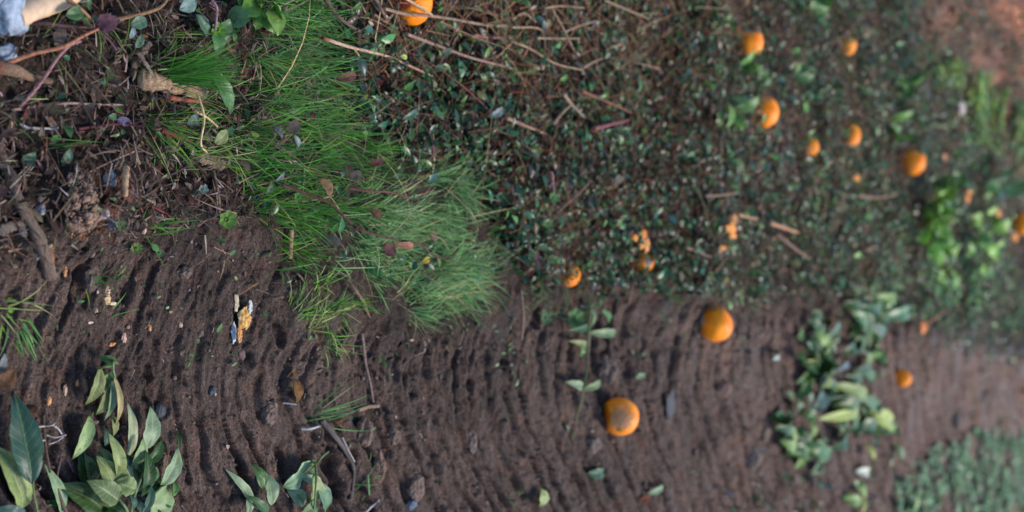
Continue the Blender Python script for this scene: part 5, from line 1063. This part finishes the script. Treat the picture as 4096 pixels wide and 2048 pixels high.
# torn pieces of peel
def peel(x, y, wpx, hpx, col, label, seed, h=.01, inner=(.6, .45, .3), rot=0):
    p = P(x, y, h); sx, sy = pxw(x, y, wpx) / 2, pxw(x, y, hpx) / 2; n, k = 14, 40
    an = np.linspace(0, 2 * np.pi, k, endpoint=False); r = np.linspace(0, 1, n)
    rr = 1 + .18 * perlin(np.cos(an) * 11 + seed, np.sin(an) * 11, 9) + .4 * perlin(np.cos(an) * 1.7 + seed, np.sin(an) * 1.7, 3) + .2 * perlin(np.cos(an) * 5 + seed, np.sin(an) * 5, 4)
    Rg, An = np.meshgrid(r, an, indexing='ij'); q = Rg * rr[None]
    lx = q * np.cos(An); ly = q * np.sin(An)
    z = -.35 * (lx * lx + ly * ly) + .3 * perlin(lx * 2.2 + seed, ly * 2.2, 7)
    V = np.stack([p[0] + ly * sy, p[1] + lx * sx * 1.3, p[2] + z * min(sx, sy)], -1).reshape(-1, 3)
    V[:, 2] = np.maximum(V[:, 2], H(V[:, 0], V[:, 1]) + .001)
    i = np.arange((n - 1) * k); a = i // k; b = i % k
    F = np.stack([a * k + b, (a + 1) * k + b, (a + 1) * k + (b + 1) % k, a * k + (b + 1) % k], 1)
    mix = sstep(.05, .35, perlin(lx * 1.6 + seed + 9, ly * 1.6, 8)).reshape(-1, 1)
    cc = np.asarray(col) * (1 - mix * .6) + np.asarray(inner) * mix * .6
    dm = sstep(.1, .5, perlin(lx * 3.5 + seed, ly * 3.5 + 4, 12) + .35 * perlin(lx * 9, ly * 9 + seed, 13)).reshape(-1, 1) * .75; cc = cc * (1 - dm) + np.array(MUD) * 1.3 * dm
    mb = MB(); mb.add(V, F, cc); mb.add(V - [0, 0, .0012], F[:, ::-1], np.asarray(inner))
    tag(mb.build('orange_peel', M_pith, loc=p), label, 'orange peel')
peel(*c5(1860, 1110), 30, 54, (.60, .30, .055), 'yellow orange pulp of a crushed fruit in the mud below the grass', 3, .008, (.62, .50, .28))
peel(*c5(1770, 1220), 12, 46, (.42, .47, .50), 'pale bluish white strip of rind left of the crushed pulp', 4, .006, (.5, .52, .52))
peel(*c5(1790, 1000), 11, 40, (.50, .40, .25), 'tan strip of rind above the crushed pulp', 5, .008, (.5, .42, .3))
peel(*c5(1895, 1030), 9, 34, (.55, .56, .54), 'whitish scrap of rind at the right of the crushed pulp', 6, .008, (.5, .52, .52))
peel(*c5(1815, 1240), 12, 40, (.62, .22, .04), 'deep orange scrap at the lower end of the crushed pulp', 7, .010, (.6, .4, .2))
for k, (cc_, x, y, w, h, col, lab) in enumerate([(d1, 1005, 478, 13, 16, (.72, .20, .02), 'deep orange peel scrap above the mouldy broken orange'), (d1, 940, 505, 14, 12, (.62, .22, .04), 'dull orange scrap left of the deep orange scrap'),
                                (d1, 1030, 555, 16, 26, (.66, .28, .14), 'salmon peel strip just above the mouldy broken orange'), (d1, 985, 568, 12, 12, (.55, .25, .10), 'brownish orange scrap beside the salmon strip'),
                                (d1, 1670, 430, 28, 20, (.74, .28, .07), 'bright orange peel scrap in the right part of the creeper'), (d1, 1677, 488, 22, 12, (.74, .30, .10), 'flat orange scrap under the bright scrap'),
                                (d1, 1690, 365, 18, 20, (.45, .22, .12), 'brown orange scrap above the bright scrap'), (d1, 1600, 583, 22, 10, (.5, .22, .06), 'dull orange sliver below the bright scrap'),
                                (d2, 685, 55, 20, 14, (.7, .27, .07), 'small orange scrap left of the rightmost upper orange'), (d2, 1540, 145, 22, 18, (.7, .24, .05), 'orange scrap between the far weeds'),
                                (d2, 1520, 205, 26, 16, (.6, .2, .06), 'reddish orange scrap below the scrap between weeds'), (d2, 1750, 320, 30, 14, (.62, .27, .10), 'tan orange peel near the right edge orange'),
                                (d2, 1880, 500, 24, 18, (.72, .25, .06), 'orange scrap at the right edge under the cut orange'), (d2, 1190, 1180, 24, 22, (.66, .2, .06), 'red orange scrap at the end of the reddish twig'),
                                (d2, 1275, 225, 18, 16, (.66, .32, .16), 'peach scrap left of the far weeds'), (c3, 1700 + 1140 * 1.0, 720, 10, 10, (.6, .25, .05), None)]):
    if lab: peel(*cc_(x, y), w * 1.35, h * 1.35, tuple(np.minimum(np.array(col) * [1.25, 1.15, .6], 1)), lab, 20 + k, .058, (.80, .36, .08))
d0 = lambda x, y, *h: (1932 + x * .3335, y * .3335, *h)
peel(*d0(1345, 1180), 30, 16, (.66, .26, .08), 'orange peel with bluish scrap right of the torn orange', 41, .03, (.6, .4, .25))
peel(*d0(760, 245), 46, 26, (.52, .34, .16), 'tan crumpled peel right of the broken peel flap orange', 42, .03, (.5, .38, .22))
peel(*d0(1480, 815), 36, 36, (.62, .50, .42), 'pale pinkish dry peel in the light green patch', 43, .05, (.6, .5, .42))
